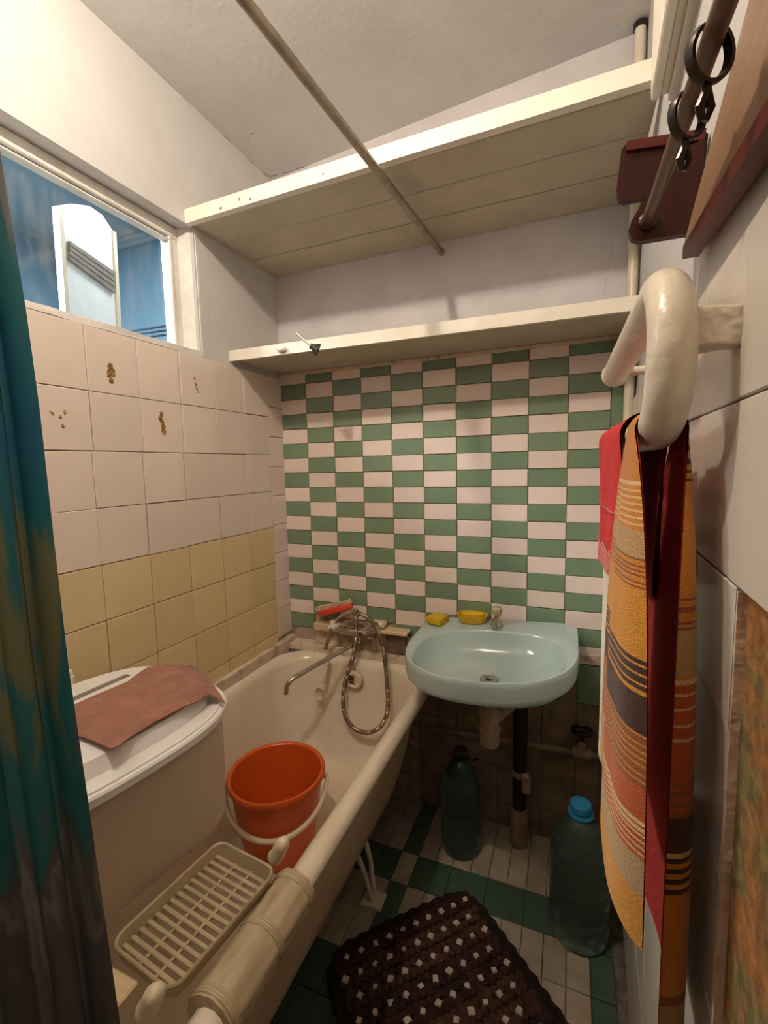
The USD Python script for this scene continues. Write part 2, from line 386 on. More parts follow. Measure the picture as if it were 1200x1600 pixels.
# floor
floor = obj('floor', cbox(-0.1, 1.45, Y_FRONT - 0.1, 0.1, -0.1, -0.006, 0), M['grout_dark'], kind='structure', smooth=False)
FX = [0.795 + 0.0612 * k for k in range(-8, 9)]
FY = [-0.005 - 0.125 * k for k in range(0, 9)]
for i in range(len(FX) - 1):
    for j in range(len(FY) - 1):
        x0, x1, y1, y0 = FX[i], min(FX[i + 1], rx(FY[j + 1]) - 0.002), FY[j], FY[j + 1]
        if x1 - x0 < 0.01:
            continue
        col_l, col_r, row = i == 5, x0 > 1.20, j == 2
        green = (row and not col_l) or (col_l and not row) or (col_r and j > 2) or (j in (5, 6) and 2 <= i <= 4)
        if row and not col_l and x0 > 0.66 and (i % 2 == 0) and i + 2 < len(FX):
            continue                                   # the strip's tiles are two columns long
        if row and not col_l and x0 > 0.66 and i % 2 == 1:
            pass
        obj('tile', tile((x0, y0, -0.007), (1, 0, 0), (0, 1, 0), (0, 0, 1), x1 - x0, y1 - y0), pick('floor_green' if green else 'floor_white'), floor, smooth=False)
for i in range(6, len(FX) - 1, 2):
    x0, x1 = FX[i], min(FX[i + 2] if i + 2 < len(FX) else 9, rx(-0.38) - 0.002)
    obj('tile', tile((x0, FY[3], -0.007), (1, 0, 0), (0, 1, 0), (0, 0, 1), x1 - x0, 0.125), pick('floor_green'), floor, smooth=False)

ceiling = obj('ceiling', trimesh.convex.convex_hull(np.array([(x, y, CZ(x) + h) for x in (-0.14, 1.45) for y in (Y_FRONT - 0.1, 0.1) for h in (0, 0.15)])), M['ceiling'], kind='structure', smooth=False)

def crack(px, plane, axis, mat_, parent, r=0.0012, seed=1):
    pts = []
    for k, (u, v) in enumerate(px):
        d = ROT.T @ np.array([(u - 600) / F_PX, (v - 800) / F_PX, 1.0])
        n, c = plane
        pts.append(CAM + d * ((c - n @ CAM) / (n @ d)))
    m = tube(spline(pts, 6 * len(pts)) + (meshkit.noise(np.arange(6 * len(pts))[:, None] * np.array([[1.3, 0.7, 0.4]]), seed)[:, None] - 0.5) * 0.003, r, 5)
    obj('crack', m, mat_, parent, smooth=False)


PC = (np.array([-0.07, 0, 1.0]), 2.557)
crack([(340, 206), (352, 214), (372, 236), (390, 250), (408, 268), (424, 276)], PC, 2, M['grout_dark'], ceiling, 0.0011, 3)
crack([(387, 222), (388, 214), (393, 209), (398, 208)], PC, 2, M['grout_dark'], ceiling, 0.0007, 4)
crack([(424, 275), (452, 268), (480, 260), (512, 262)], PC, 2, M['grout_dark'], ceiling, 0.0009, 5)

# left wall with the window opening
WY0, WY1, WZ0, WZ1 = -1.42, -0.452, 1.772, 2.172
wl = CONCAT([cbox(-0.14, 0, Y_FRONT, 0.1, -0.05, WZ0, 0), cbox(-0.14, 0, Y_FRONT, 0.1, WZ1, H, 0),
             cbox(-0.14, 0, Y_FRONT, WY0, WZ0, WZ1, 0), cbox(-0.14, 0, WY1, 0.1, WZ0, WZ1, 0)])
wall_left = obj('wall_left', wl, M['plaster'], kind='structure', smooth=False)
obj('tile_bed', cbox(-0.001, 0.0012, -1.5, -0.001, 0.6, 1.762, 0), M['grout'], wall_left, smooth=False)
LZ = [1.764, 1.597, 1.444, 1.294, 1.144, 0.994, 0.844, 0.694, 0.645]
LY = [-0.11 - 0.15 * k for k in range(0, 10)]
for r in range(len(LZ) - 1):
    for c in range(len(LY) - 1):
        dz = rng.normal(0, 0.0004)
        dy = rng.normal(0, 0.0004) + (0.006 if r < 2 else 0)
        h = LZ[r] - LZ[r + 1] - (0.002 if r == 0 else 0)
        obj('tile', tile((0.001, LY[c + 1] + dy, LZ[r + 1] + dz), (0, 1, 0), (0, 0, 1), (1, 0, 0), 0.15, h), pick('yellow_tile' if r >= 4 else 'cream_tile'), wall_left, smooth=False)
for k in range(9):
    z = 1.604 + 0.158 - 0.122 * k
    if z - 0.122 > 0.62:
        obj('tile', tile((0.0005, -0.109, z - 0.122), (0, 1, 0), (0, 0, 1), (1, 0, 0), 0.104, 0.122, t=0.0065), pick('white_tile'), wall_left, smooth=False)


def blob(center, pts, un_axis=0, t=0.0012):
    parts = []
    for (dy, dz, r) in pts:
        m = trimesh.creation.icosphere(2, 1.0)
        n = meshkit.noise(m.vertices * 2.3 + dy * 100 + center[2] * 40, 3)[:, None]
        m.vertices = m.vertices * (0.6 + 0.8 * n) * np.array([t / r, 1, 1.15]) * r + np.array(center) + np.array([0, dy, dz])
        parts.append(m)
    return CONCAT(parts)


XT = 0.0085
obj('glue_mark', blob((XT, -0.789, 1.653), [(0, 0.016, .008), (0.002, 0.003, .011), (-.006, -0.006, .007), (.007, -.005, .006), (0, -0.022, .007)]), M['brown_mark'], wall_left, label='brown bell-shaped glue mark on the top tile row')
obj('glue_mark', blob((XT, -0.489, 1.664), [(-.004, 0.022, .004), (0.002, 0.006, .004), (.003, -0.010, .004), (-.002, .0, .003), (.006, -.02, .003)]), M['brown_mark'], wall_left, label='thin speckled glue mark near the window corner')
obj('glue_mark', blob((XT, -0.932, 1.522), [(-.016, 0.008, .0035), (0.012, 0.014, .004), (.0, 0.001, .004), (.004, -0.02, .004), (-.022, .012, .002)]), M['brown_mark'], wall_left, label='few small brown specks beside the curtain')
obj('glue_mark', blob((XT, -0.637, 1.534), [(.002, 0.024, .006), (-0.004, 0.012, .007), (.003, 0.0, .007), (.006, -0.012, .008), (.006, -.026, .008), (.0, .006, .006)]), M['brown_mark'], wall_left, label='tall flaky brown glue mark on the second tile row')

# back wall
wall_back = obj('wall_back', cbox(-0.14, 1.45, 0.0, 0.12, -0.05, H, 0), M['plaster_back'], kind='structure', smooth=False)
obj('tile_bed', cbox(0.0, 1.335, -0.0012, 0.001, 0.0, 1.80, 0), M['grout'], wall_back, smooth=False)
P_X, P_Z, Z0 = 0.12676, 0.06153, 1.7964
for r in range(18):
    for c in range(10):
        if r == 17 and 0 < c < 4:
            continue
        x0 = c * P_X
        z1 = Z0 - r * P_Z
        dx, dz = rng.normal(0, 0.0006, 2)
        obj('tile', tile((max(x0 + dx, 0.001), -0.001, z1 - P_Z + dz), (1, 0, 0), (0, 0, 1), (0, -1, 0), P_X, P_Z), pick('green_tile' if (r + c) % 2 else 'white_tile'), wall_back, smooth=False)
for k in range(8):
    z1 = 1.750 - 0.126 * k
    obj('tile', tile((10 * P_X + 0.001, -0.001, z1 - 0.126), (1, 0, 0), (0, 0, 1), (0, -1, 0), W_BACK - 10 * P_X - 0.003, 0.126), pick('green_tile' if k % 2 else 'white_tile'), wall_back, smooth=False)
crack([(949, 345), (955, 385), (949, 425), (944, 462)], (np.array([0, 1.0, 0]), -0.0004), 1, M['plaster_back'], wall_back, 0.0014, 8)
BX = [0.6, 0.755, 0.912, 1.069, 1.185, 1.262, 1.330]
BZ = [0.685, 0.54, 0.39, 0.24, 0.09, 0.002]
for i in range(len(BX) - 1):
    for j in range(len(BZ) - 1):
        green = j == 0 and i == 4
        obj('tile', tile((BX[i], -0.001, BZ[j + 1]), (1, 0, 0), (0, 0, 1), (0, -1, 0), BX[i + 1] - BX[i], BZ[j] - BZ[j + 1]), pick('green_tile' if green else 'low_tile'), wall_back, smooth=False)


def rough_block(x0, x1, y0, y1, z0, z1, amp=0.006, seed=1, sub=4):
    m = trimesh.creation.box([x1 - x0, y1 - y0, z1 - z0])
    for _ in range(sub):
        m = m.subdivide()
    m.apply_translation([(x0 + x1) / 2, (y0 + y1) / 2, (z0 + z1) / 2])
    n = np.stack([meshkit.fbm(m.vertices * 28 + 9 * k, 4, seed + k) for k in range(3)], 1) - 0.5
    m.vertices = m.vertices + n * amp * 2
    return m


obj('mortar_patch', rough_block(1.15, 1.262, -0.014, 0.004, 0.688, 0.722, 0.006, 3), M['mortar'], wall_back, smooth=True)

# right wall
ys = (Y_FRONT - 0.1, 0.12)
wr = trimesh.convex.convex_hull(np.array([(rx(y) + o, y, z) for y in ys for z in (-0.05, H) for o in (0.0, 0.15)]))
wall_right = obj('wall_right', wr, M['plaster'], kind='structure', smooth=False)
nrm = np.array([-1, SK, 0]) / math.hypot(1, SK)
alongy = np.array([SK, 1, 0]) / math.hypot(1, SK)
RZ = [0.037, 0.177, 0.317, 0.457, 0.597, 0.737, 0.877, 1.017, 1.157, 1.283, 1.437, 1.577]
RY = [-1.515, -1.365, -1.215, -1.065, -0.915, -0.765, -0.615, -0.465, -0.315, -0.165, -0.015]
for j in range(len(RZ) - 1):
    for i in range(len(RY) - 1):
        if RY[i] < -1.22 and RZ[j] < 1.28:
            continue
        y0 = RY[i] + (0.022 if j > 8 else 0)
        obj('tile', tile((rx(y0, 0.0005), y0, RZ[j]), alongy, (0, 0, 1), nrm, 0.15, RZ[j + 1] - RZ[j], tilt=0.003, t=0.009), pick('wall_tile'), wall_right, smooth=False)
obj('bare_patch', slab_skew(-1.62, -1.217, 0.0, 1.278, -0.002, 0.0022, 0.0003), M['bare'], wall_right, smooth=False, label='bare brown and green wall where tiles are missing')
obj('broken_edge', CONCAT([rough_block(rx(-1.222, 0.009), rx(-1.222, -0.001), -1.2195, -1.2165, 0.0, 1.279, 0.0009, 8, 5)]), M['mortar'], wall_right, smooth=True)
wall_front = obj('wall_front', cbox(-0.14, 1.45, Y_FRONT - 0.1, Y_FRONT, -0.05, H, 0), M['plaster'], kind='structure', smooth=False)
door = thing('door_1', None, None, (0.75, Y_FRONT, 0.0), kind='structure')
obj('frame', CONCAT([cbox(0.27, 0.34, Y_FRONT, Y_FRONT + 0.03, 0.0, 2.05, 0.004), cbox(1.13, 1.20, Y_FRONT, Y_FRONT + 0.03, 0.0, 2.05, 0.004), cbox(0.27, 1.20, Y_FRONT, Y_FRONT + 0.03, 2.05, 2.12, 0.004)]), M['tan_wood'], door, smooth=False)
obj('leaf', cbox(0.342, 1.128, Y_FRONT, Y_FRONT + 0.018, 0.012, 2.046, 0.004), M['tan_wood'], door, smooth=False)
obj('handle', tube([(1.06, Y_FRONT + 0.018, 1.0), (1.06, Y_FRONT + 0.06, 1.0), (1.05, Y_FRONT + 0.066, 1.0), (0.95, Y_FRONT + 0.066, 1.0)], 0.009, 12), M['chrome'], door)

# boxed cornice along the top of the right wall
obj('trim_1', CONCAT([slab_skew(-1.7, -0.66, 2.020, 2.16, 0.0, 0.012, 0.002), slab_skew(-1.7, -0.665, 2.030, 2.17, 0.012, 0.026, 0.003), slab_skew(-1.7, -0.67, 2.022, 2.18, 0.026, 0.040, 0.003)]), M['shelf_paint'], kind='structure', smooth=False)
# mortar ledges round the bathtub
def ledge(path, prof, seed):
    """a rough strip along the path (n, 2); prof: (distance from the wall, z) points"""
    pass


ml = rough_block(-0.002, 0.030, -1.5, -0.012, 0.590, 0.648, 0.004, 11, 5)
obj('trim_2', ml, M['mortar'], kind='structure', smooth=True)
mb = CONCAT([rough_block(0.006, 0.66, -0.062, 0.002, 0.585, 0.632, 0.005, 14, 5), rough_block(0.14, 0.62, -0.020, 0.002, 0.62, 0.705, 0.005, 17, 5)])
trim3 = obj('trim_3', mb, M['mortar'], kind='structure', smooth=True)
gl_ = rough_block(0.01, 0.655, -0.069, -0.060, 0.596, 0.606, 0.003, 23, 5)
obj('grime_strip', gl_, M['grout_dark'], trim3, smooth=True, label='dark grimy joint behind the bathtub rim')

# window
win = thing('window_1', None, None, (-0.05, -0.93, 1.79), kind='structure')
FXW = -0.05
obj('frame', CONCAT([cbox(-0.09, FXW, WY0, WY1, 2.131, WZ1, 0.004), cbox(-0.09, FXW, WY0, WY1, WZ0 - 0.001, 1.792, 0.004),
                     cbox(-0.09, FXW, -0.505, WY1, 1.79, 2.135, 0.004), cbox(-0.09, FXW, WY0, WY0 + 0.05, 1.79, 2.135, 0.004)]), M['frame_paint'], win, smooth=False)
obj('bead', CONCAT([cbox(-0.072, FXW + 0.008, WY0 + 0.04, -0.495, 2.131, 2.143, 0.003), cbox(-0.072, FXW + 0.006, WY0 + 0.04, -0.495, 2.118, 2.124, 0.002),
                    cbox(-0.072, FXW + 0.006, -0.511, -0.497, 1.785, 2.135, 0.003)]), M['frame_paint'], win, smooth=False)
obj('sill', rough_block(-0.055, 0.006, WY0 + 0.01, WY1 + 0.005, 1.762, 1.780, 0.004, 21, 5), M['frame_paint'], win, smooth=True)
obj('pane', cbox(-0.072, -0.068, WY0 + 0.04, -0.5, 1.785, 2.137, 0), M['pane'], win, smooth=False)
obj('reveal', trimesh.convex.convex_hull(np.array([(-0.05, -0.470, 1.77), (-0.05, -0.45, 1.77), (0.002, -0.445, 1.77), (0.001, -0.435, 1.77), (-0.05, -0.470, 2.172), (-0.05, -0.45, 2.172), (0.002, -0.445, 2.172), (0.001, -0.435, 2.172)])), M['frame_paint'], win, smooth=False)

# kitchen beyond the window
obj('wall_kitchen', CONCAT([cbox(-1.75, -1.65, -3.1, 0.4, 0.0, 2.7, 0), cbox(-1.65, -0.141, 0.30, 0.40, 0.0, 2.7, 0), cbox(-1.65, -0.141, -3.1, -3.0, 0.0, 2.7, 0)]), M['kitchen_blue'], kind='structure', smooth=False)
obj('ceiling_kitchen', cbox(-1.75, -0.141, -3.1, 0.40, 2.70, 2.8, 0), M['kitchen_ceiling'], kind='structure', smooth=False)
obj('floor_kitchen', cbox(-1.75, -0.141, -3.1, 0.40, -0.1, 0.0, 0), M['board'], kind='structure', smooth=False)

# ------------------------------------------------------------------ shelves, rod, bulb
ush = thing('plank_shelf', 'upper cream shelf of three painted planks across the bathtub end', 'shelf', (0.65, -0.25, 2.177))
yb = [-0.004, -0.165, -0.318, -0.462]
XR = 1.312
for k in range(3):
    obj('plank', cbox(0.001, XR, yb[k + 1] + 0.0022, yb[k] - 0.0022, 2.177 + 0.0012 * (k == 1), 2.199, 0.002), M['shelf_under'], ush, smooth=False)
fas = trimesh.convex.convex_hull(np.array([(x, y, z) for (x, ya, yc) in ((0.001, -0.463, -0.484), (1.318, -0.478, -0.502)) for y in (ya, yc) for z in (2.170, 2.212)]))
obj('front_board', fas, M['shelf_paint'], ush, smooth=False)

for (u, v) in ((374, 311), (391, 311), (505, 272), (966, 121), (985, 132), (345, 325)):
    q = at(u, v, 1, -0.486 - 0.0137 * (u - 283) / 740)
    hm = trimesh.creation.icosphere(1, 1.0); hm.vertices = hm.vertices * [0.004, 0.0022, 0.0045] * (0.7 + 0.6 * meshkit.noise(hm.vertices * 3 + u, 2))[:, None] + q
    obj('nail_head', hm, M['steel_rod'], ush, smooth=True)
lsh = thing('wall_shelf', 'lower narrow cream shelf right above the checkered tiles', 'shelf', (0.65, -0.14, 1.782))
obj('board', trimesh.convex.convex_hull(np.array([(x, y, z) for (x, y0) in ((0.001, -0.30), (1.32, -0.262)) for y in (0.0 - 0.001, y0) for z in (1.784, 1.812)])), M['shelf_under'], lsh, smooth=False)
obj('front_edge', trimesh.convex.convex_hull(np.array([(x, y, z) for (x, y0) in ((0.001, -0.30), (1.32, -0.262)) for y in (y0 - 0.0005, y0 - 0.012) for z in (1.778, 1.815)])), M['shelf_paint'], lsh, smooth=False)
obj('batten', cbox(0.002, 1.30, -0.014, -0.0085, 1.770, 1.7835, 0.002), M['mortar'], lsh, smooth=False)

rod_a, rod_b = np.array([0.71, -0.004, 2.142]), np.array([0.600, -1.75, 2.142])
srod = thing('shower_rod', 'grey metal shower curtain rod crossing below the ceiling', 'curtain rod', rod_a)
rd = tube([rod_a + (rod_b - rod_a) * t for t in np.linspace(0, 1, 12)], 0.0105, 18)
obj('pipe', rd, M['steel_rod'], srod)
obj('end_cap', lathe([(0.0, 0.0), (0.0115, 0.0), (0.0125, 0.003), (0.0125, 0.012), (0.0108, 0.014), (0.0, 0.014)], 20, 1, (0.71, 0.0 - 0.001, 2.142)), M['chrome'], srod)

HB_ = CZ(BULB[0])
bulb = thing('light_bulb', 'bare warm light bulb in a ceiling socket', 'lamp', (BULB[0], BULB[1], HB_))
obj('glass', lathe([(0.0, -0.025), (0.010, -0.023), (0.018, -0.016), (0.0224, -0.003), (0.0205, 0.010), (0.015, 0.024), (0.013, 0.034), (0.012, 0.046), (0.0, 0.046)], 24, 2, BULB), M['bulb_glass'], bulb)
obj('socket', lathe([(0.0, 0.047), (0.015, 0.047), (0.019, 0.052), (0.019, 0.066), (0.012, 0.068), (0.0, 0.07)], 24, 2, BULB), M['black_plastic'], bulb)
obj('ceiling_base', tube([BULB + (0, 0, 0.05), BULB + (0, 0, 0.06), BULB + (0, 0, HB_ - BULB[2] + 0.004)], 0.030, 20), M['white_plastic'], bulb)

# suction hook on the lower shelf, lump of putty beside it
hp = at(494, 545, 1, -0.338)
hook = thing('suction_hook', 'black suction cup hook with a metal peg on the lower shelf front', 'hook', hp)
ax = np.array([-0.72, -0.45, 0.42]); ax /= np.linalg.norm(ax)
Rh = trimesh.geometry.align_vectors([0, 0, 1], ax)
cup = lathe([(0.0, 0.002), (0.019, 0.0), (0.021, 0.002), (0.017, 0.010), (0.010, 0.020), (0.008, 0.030), (0.0, 0.031)], 24); cup.apply_transform(Rh); cup.apply_translation(hp - ax * 0.012 + np.array([0, -0.006, 0]))
obj('cup', cup, M['black_plastic'], hook)
st0 = hp + ax * 0.012 + np.array([0, -0.006, 0])
tip = at(463, 521, 1, st0[1] - 0.014)
obj('peg', tube([st0, st0 + (tip - st0) * 0.5, tip], [0.0035, 0.0032, 0.003], 12), M['chrome'], hook)
kp = at(440, 546, 1, -0.312)
kn = trimesh.creation.icosphere(3, 1.0)
kn.vertices = kn.vertices * np.array([0.018, 0.009, 0.009]) * (0.75 + 0.5 * meshkit.noise(kn.vertices * 2.2, 5))[:, None] + kp
obj('putty_lump', kn, M['shelf_paint'], smooth=True, label='cream lump of putty stuck on the lower shelf edge', category='putty', loc=kp)

# corner riser
rp = tube([(1.316, -0.03, 0.01), (1.316, -0.03, 0.9), (1.316, -0.03, 1.8), (1.316, -0.03, CZ(1.316))], 0.015, 16)
rs = thing('riser_pipe', 'white painted heating riser pipe in the right back corner', 'pipe', (1.316, -0.03, 0))
obj('pipe', rp, M['rail_paint'], rs)
obj('ceiling_collar', lathe([(0.0155, 2.632), (0.019, 2.633), (0.019, 2.647), (0.0155, 2.648)], 20, 2, (1.316, -0.03, 0)), M['black_plastic'], rs)

# ------------------------------------------------------------------ bathtub
TY0, TY1 = -1.535, -0.035


def tub_ring(x0, x1, e0, e1, z, r):
    p = rounded(x1 - x0, (TY1 - e1) - (TY0 + e0), r, 10)
    return ring3(p, z, (x0 + x1) / 2, ((TY1 - e1) + (TY0 + e0)) / 2)


tub = thing('bathtub', 'long cream enamel cast iron bathtub along the left wall', 'bathtub', (0.35, -0.79, 0.0))
inner = [tub_ring(0.034, 0.662, 0.03, 0.028, 0.566, .15), tub_ring(0.010, 0.690, 0.006, 0.006, 0.566, .155), tub_ring(0.004, 0.700, 0.0, 0.0, 0.576, .16), tub_ring(0.002, 0.703, 0.0, 0.0, 0.588, .16),
         tub_ring(0.008, 0.696, 0.006, 0.006, 0.602, .16), tub_ring(0.020, 0.684, 0.018, 0.018, 0.609, .155), tub_ring(0.036, 0.667, 0.034, 0.034, 0.607, .15), tub_ring(0.050, 0.652, 0.046, 0.046, 0.597, .15),
         tub_ring(0.058, 0.644, 0.054, 0.054, 0.580, .15), tub_ring(0.066, 0.637, 0.066, 0.062, 0.53, .15), tub_ring(0.086, 0.617, 0.10, 0.085, 0.42, .15), tub_ring(0.108, 0.595, 0.15, 0.11, 0.32, .15),
         tub_ring(0.135, 0.567, 0.20, 0.14, 0.25, .14), tub_ring(0.170, 0.530, 0.25, 0.185, 0.212, .12), tub_ring(0.22, 0.48, 0.32, 0.25, 0.200, .10), tub_ring(0.30, 0.40, 0.50, 0.45, 0.198, .04)]
obj('basin', orient(loft(inner, False, True)), M['enamel'], tub, smooth=50)
outer = [tub_ring(0.036, 0.662, 0.03, 0.028, 0.568, .15), tub_ring(0.048, 0.655, 0.045, 0.040, 0.55, .15), tub_ring(0.056, 0.648, 0.055, 0.050, 0.50, .15), tub_ring(0.074, 0.630, 0.09, 0.070, 0.40, .15),
         tub_ring(0.096, 0.608, 0.14, 0.095, 0.30, .15), tub_ring(0.12, 0.583, 0.19, 0.125, 0.225, .14), tub_ring(0.155, 0.545, 0.24, 0.17, 0.185, .12), tub_ring(0.21, 0.49, 0.31, 0.24, 0.170, .10), tub_ring(0.30, 0.40, 0.50, 0.45, 0.168, .04)]
obj('outer_shell', orient(loft(outer, False, True)), M['tub_outer'], tub, smooth=50)
for (lx, ly, sx) in ((0.555, -0.47, 1), (0.14, -0.47, -1), (0.555, -1.12, 1), (0.14, -1.12, -1)):
    top = np.array([lx - 0.02 * sx, ly, 0.225]); bot = np.array([lx + 0.035 * sx, ly, 0.012])
    lg = [tube([top + (0, d, 0), (top + bot) / 2 + (0.008 * sx, d * 0.7, 0), bot + (0, d * 0.25, 0)], [0.011, 0.008, 0.008], 10) for d in (-0.035, 0.035)]
    lg.append(cbox(bot[0] - 0.035, bot[0] + 0.035, ly - 0.03, ly + 0.03, 0.0, 0.014, 0.004))
    obj('leg', CONCAT(lg), M['rail_paint'], tub)
oc = at(553, 1062, 1, -0.116)
ov = obj('overflow_cover', lathe([(0.0, -0.01), (0.034, -0.01), (0.036, 0.003), (0.034, 0.007), (0.027, 0.010), (0.022, 0.006), (0.0, 0.006)], 28, 1, oc), M['ivory'], tub)
obj('grate', CONCAT([cbox(oc[0] - 0.017, oc[0] + 0.004, oc[1] - 0.0085, oc[1] - 0.0055, oc[2] + dz - 0.004, oc[2] + dz + 0.004, 0.001) for dz in (-0.010, 0.002, 0.013)]), M['black_plastic'], ov)

# mixer, hose
mx = thing('bath_mixer', 'old chrome wall mixer with long spout and looped shower hose', 'faucet', (0.33, -0.03, 0.68))


def pw(u, v, y):
    return at(u, v, 1, y)


bd = [tube([pw(536, 985, -0.055), pw(560, 988, -0.062), pw(586, 992, -0.055)], [0.016, 0.019, 0.016], 16)]
for (u, v) in ((538, 985), (584, 992)):
    bd.append(lathe([(0.0, 0.0), (0.027, 0.0), (0.026, 0.004), (0.012, 0.012), (0.011, 0.052), (0.0, 0.053)], 20, 1, pw(u, v, -0.02) + np.array([0, 0.018, 0])))
bd.append(tube([pw(560, 988, -0.062), pw(560, 996, -0.066), pw(560, 1004, -0.068)], [0.015, 0.014, 0.012], 14))
obj('body', CONCAT(bd), M['chrome'], mx)
plate = lathe([(0.0, 0.0), (0.076, 0.0), (0.074, 0.003), (0.0, 0.004)], 28, 1, pw(552, 996, -0.032))
plate.vertices += (meshkit.fbm(plate.vertices * 40, 3, 4)[:, None] - 0.5) * 0.006
obj('wall_plate', plate, M['low_pipe'], mx, label='stained round patch behind the mixer')
sp = spline([pw(560, 1002, -0.075), pw(540, 1014, -0.13), pw(505, 1033, -0.22), pw(470, 1053, -0.315), pw(455, 1063, -0.352), pw(448, 1073, -0.365), pw(447, 1084, -0.367)], 40)
obj('spout', tube(sp, 0.0085, 14), M['chrome'], mx)


def valve(u, v, y, arms, m, name, r=0.011):
    c = pw(u, v, y)
    parts = [lathe([(0.0, 0.0), (r, 0.0), (r * 1.1, 0.006), (r * 0.9, 0.018), (0.0, 0.020)], 16, 1, c)]
    for a in arms:
        e = np.array([math.cos(a), 0, math.sin(a)]) * 0.022
        parts.append(tube([c + (0, -0.010, 0), c + (0, -0.011, 0) + e * 0.6, c + (0, -0.012, 0) + e], [0.006, 0.006, 0.008], 10))
    obj(name, CONCAT(parts), m, mx)


valve(523, 976, -0.09, (0.2, 1.2, 2.1, 3.6), M['white_plastic'], 'cross_handle', 0.015)
obj('valve_stem', tube([pw(538, 985, -0.06), pw(530, 980, -0.07), pw(523, 976, -0.09)], 0.010, 12), M['chrome'], mx)
valve(578, 988, -0.085, (0.3, 1.9, 3.4, 5.0), M['chrome'], 'cross_handle', 0.012)
obj('side_knob', lathe([(0.0, 0.0), (0.011, 0.0), (0.014, 0.008), (0.012, 0.020), (0.0, 0.022)], 16, 1, pw(588, 976, -0.06)), M['chrome'], mx)
obj('hanging_lever', tube([pw(518, 980, -0.09), pw(515, 995, -0.10), pw(510, 1008, -0.105), pw(509, 1014, -0.105)], [0.006, 0.008, 0.007, 0.010], 12), M['hose'], mx)
Q = lambda x, y: (430 + x / 4.8, 920 + y / 4.8)
hp_ = [(430, 270, -.10), (470, 230, -.095), (520, 192, -.085), (590, 180, -.08), (640, 190, -.08), (700, 222, -.085), (760, 292, -.09), (800, 400, -.10), (830, 600, -.13), (845, 800, -.155), (840, 930, -.17), (780, 1042, -.18), (680, 1080, -.18), (575, 1032, -.175), (522, 940, -.165), (510, 800, -.15), (538, 650, -.13), (575, 540, -.115), (600, 420, -.105), (605, 290, -.10), (606, 160, -.09)]
hs = spline([pw(*Q(a, b), y) for a, b, y in hp_], 760)
rr = 0.0086 + 0.0010 * np.sin(np.arange(760) * np.pi * 0.98)
obj('shower_hose', tube(hs, rr, 12), M['hose'], mx, smooth=60)
e0 = pw(*Q(606, 160), -.09)
obj('hose_nut', tube([e0 + (0, 0, -0.03), e0 + (0, 0, -0.028), e0 + (0, 0, 0.002), e0 + (0, 0, 0.006)], [0.008, 0.0105, 0.0105, 0.006], 12), M['chrome'], mx)
obj('hose_hook', CONCAT([tube([pw(560, 985, -0.06), pw(556, 968, -0.07), pw(553, 957, -0.085)], 0.006, 10), tube([pw(545, 960, -.085), pw(553, 957, -.09), pw(562, 960, -.09)], 0.007, 10)]), M['chrome'], mx)

# brush ledge
pa, pb = pw(494, 966, -0.05), pw(604, 978, -0.05)
obj('wooden_ledge', trimesh.convex.convex_hull(np.vstack([cbox(0.148, 0.40, -0.055, -0.009, 0.700, 0.730, 0.003).vertices, cbox(0.148, 0.40, -0.055, -0.009, 0.700, 0.730, 0.003).vertices])), M['board'], smooth=False, label='beige ledge under the red scrub brush', category='ledge', loc=(0.27, -0.03, 0.70))
obj('wooden_ledge', cbox(0.40, 0.575, -0.065, -0.009, 0.724, 0.738, 0.003), M['board'], smooth=False, label='thin beige ledge between the mixer and the sink', category='ledge', loc=(0.49, -0.03, 0.724))
obj('soap_block', cbox(0.405, 0.475, -0.058, -0.012, 0.739, 0.765, 0.008), M['ivory'], label='beige soap block on the ledge left of the sink', category='soap', loc=(0.44, -0.035, 0.739))
# bracket board behind the thin ledge
obj('ledge_support', cbox(0.47, 0.56, -0.036, -0.019, 0.640, 0.7235, 0.003), M['low_tile1'], smooth=False, label='brown block holding up the thin ledge', category='support', loc=(0.51, -0.03, 0.64))

br0, br1 = pw(496, 957, -0.045), pw(550, 945, -0.045)
bru = thing('scrub_brush', 'red scrub brush with pale bristles turned upward', 'brush', (br0 + br1) / 2)
d = (br1 - br0); d /= np.linalg.norm(d); upv = np.cross(d, [0, 1, 0]); upv = upv if upv[2] > 0 else -upv
Lb = np.linalg.norm(br1 - br0)
rings = []
for s, hh in ((0, 0.3), (0.06, 0.8), (0.2, 1.0), (0.5, 1.05), (0.8, 1.0), (0.95, 0.8), (1.0, 0.3)):
    c = br0 + d * Lb * s - upv * 0.004
    p = superell(0.022 * hh, 0.014 * hh, 16, 3)
    rings.append(c + p[:, :1] * np.array([0, 1, 0]) + p[:, 1:] * upv)
obj('back', orient(loft(rings)), M['brush_red'], bru)
tufts = []
for s in np.linspace(0.05, 0.95, 13):
    for wy in (-0.014, -0.005, 0.005, 0.014):
        c = br0 + d * Lb * s + np.array([0, wy, 0])
        tufts.append(tube([c + upv * 0.008, c + upv * 0.016 + d * rng.normal(0, .0008), c + upv * 0.024 + d * rng.normal(0, .0015)], [0.0026, 0.003, 0.0036], 6))
obj('bristles', CONCAT(tufts), M['bristle'], bru, kind='stuff')

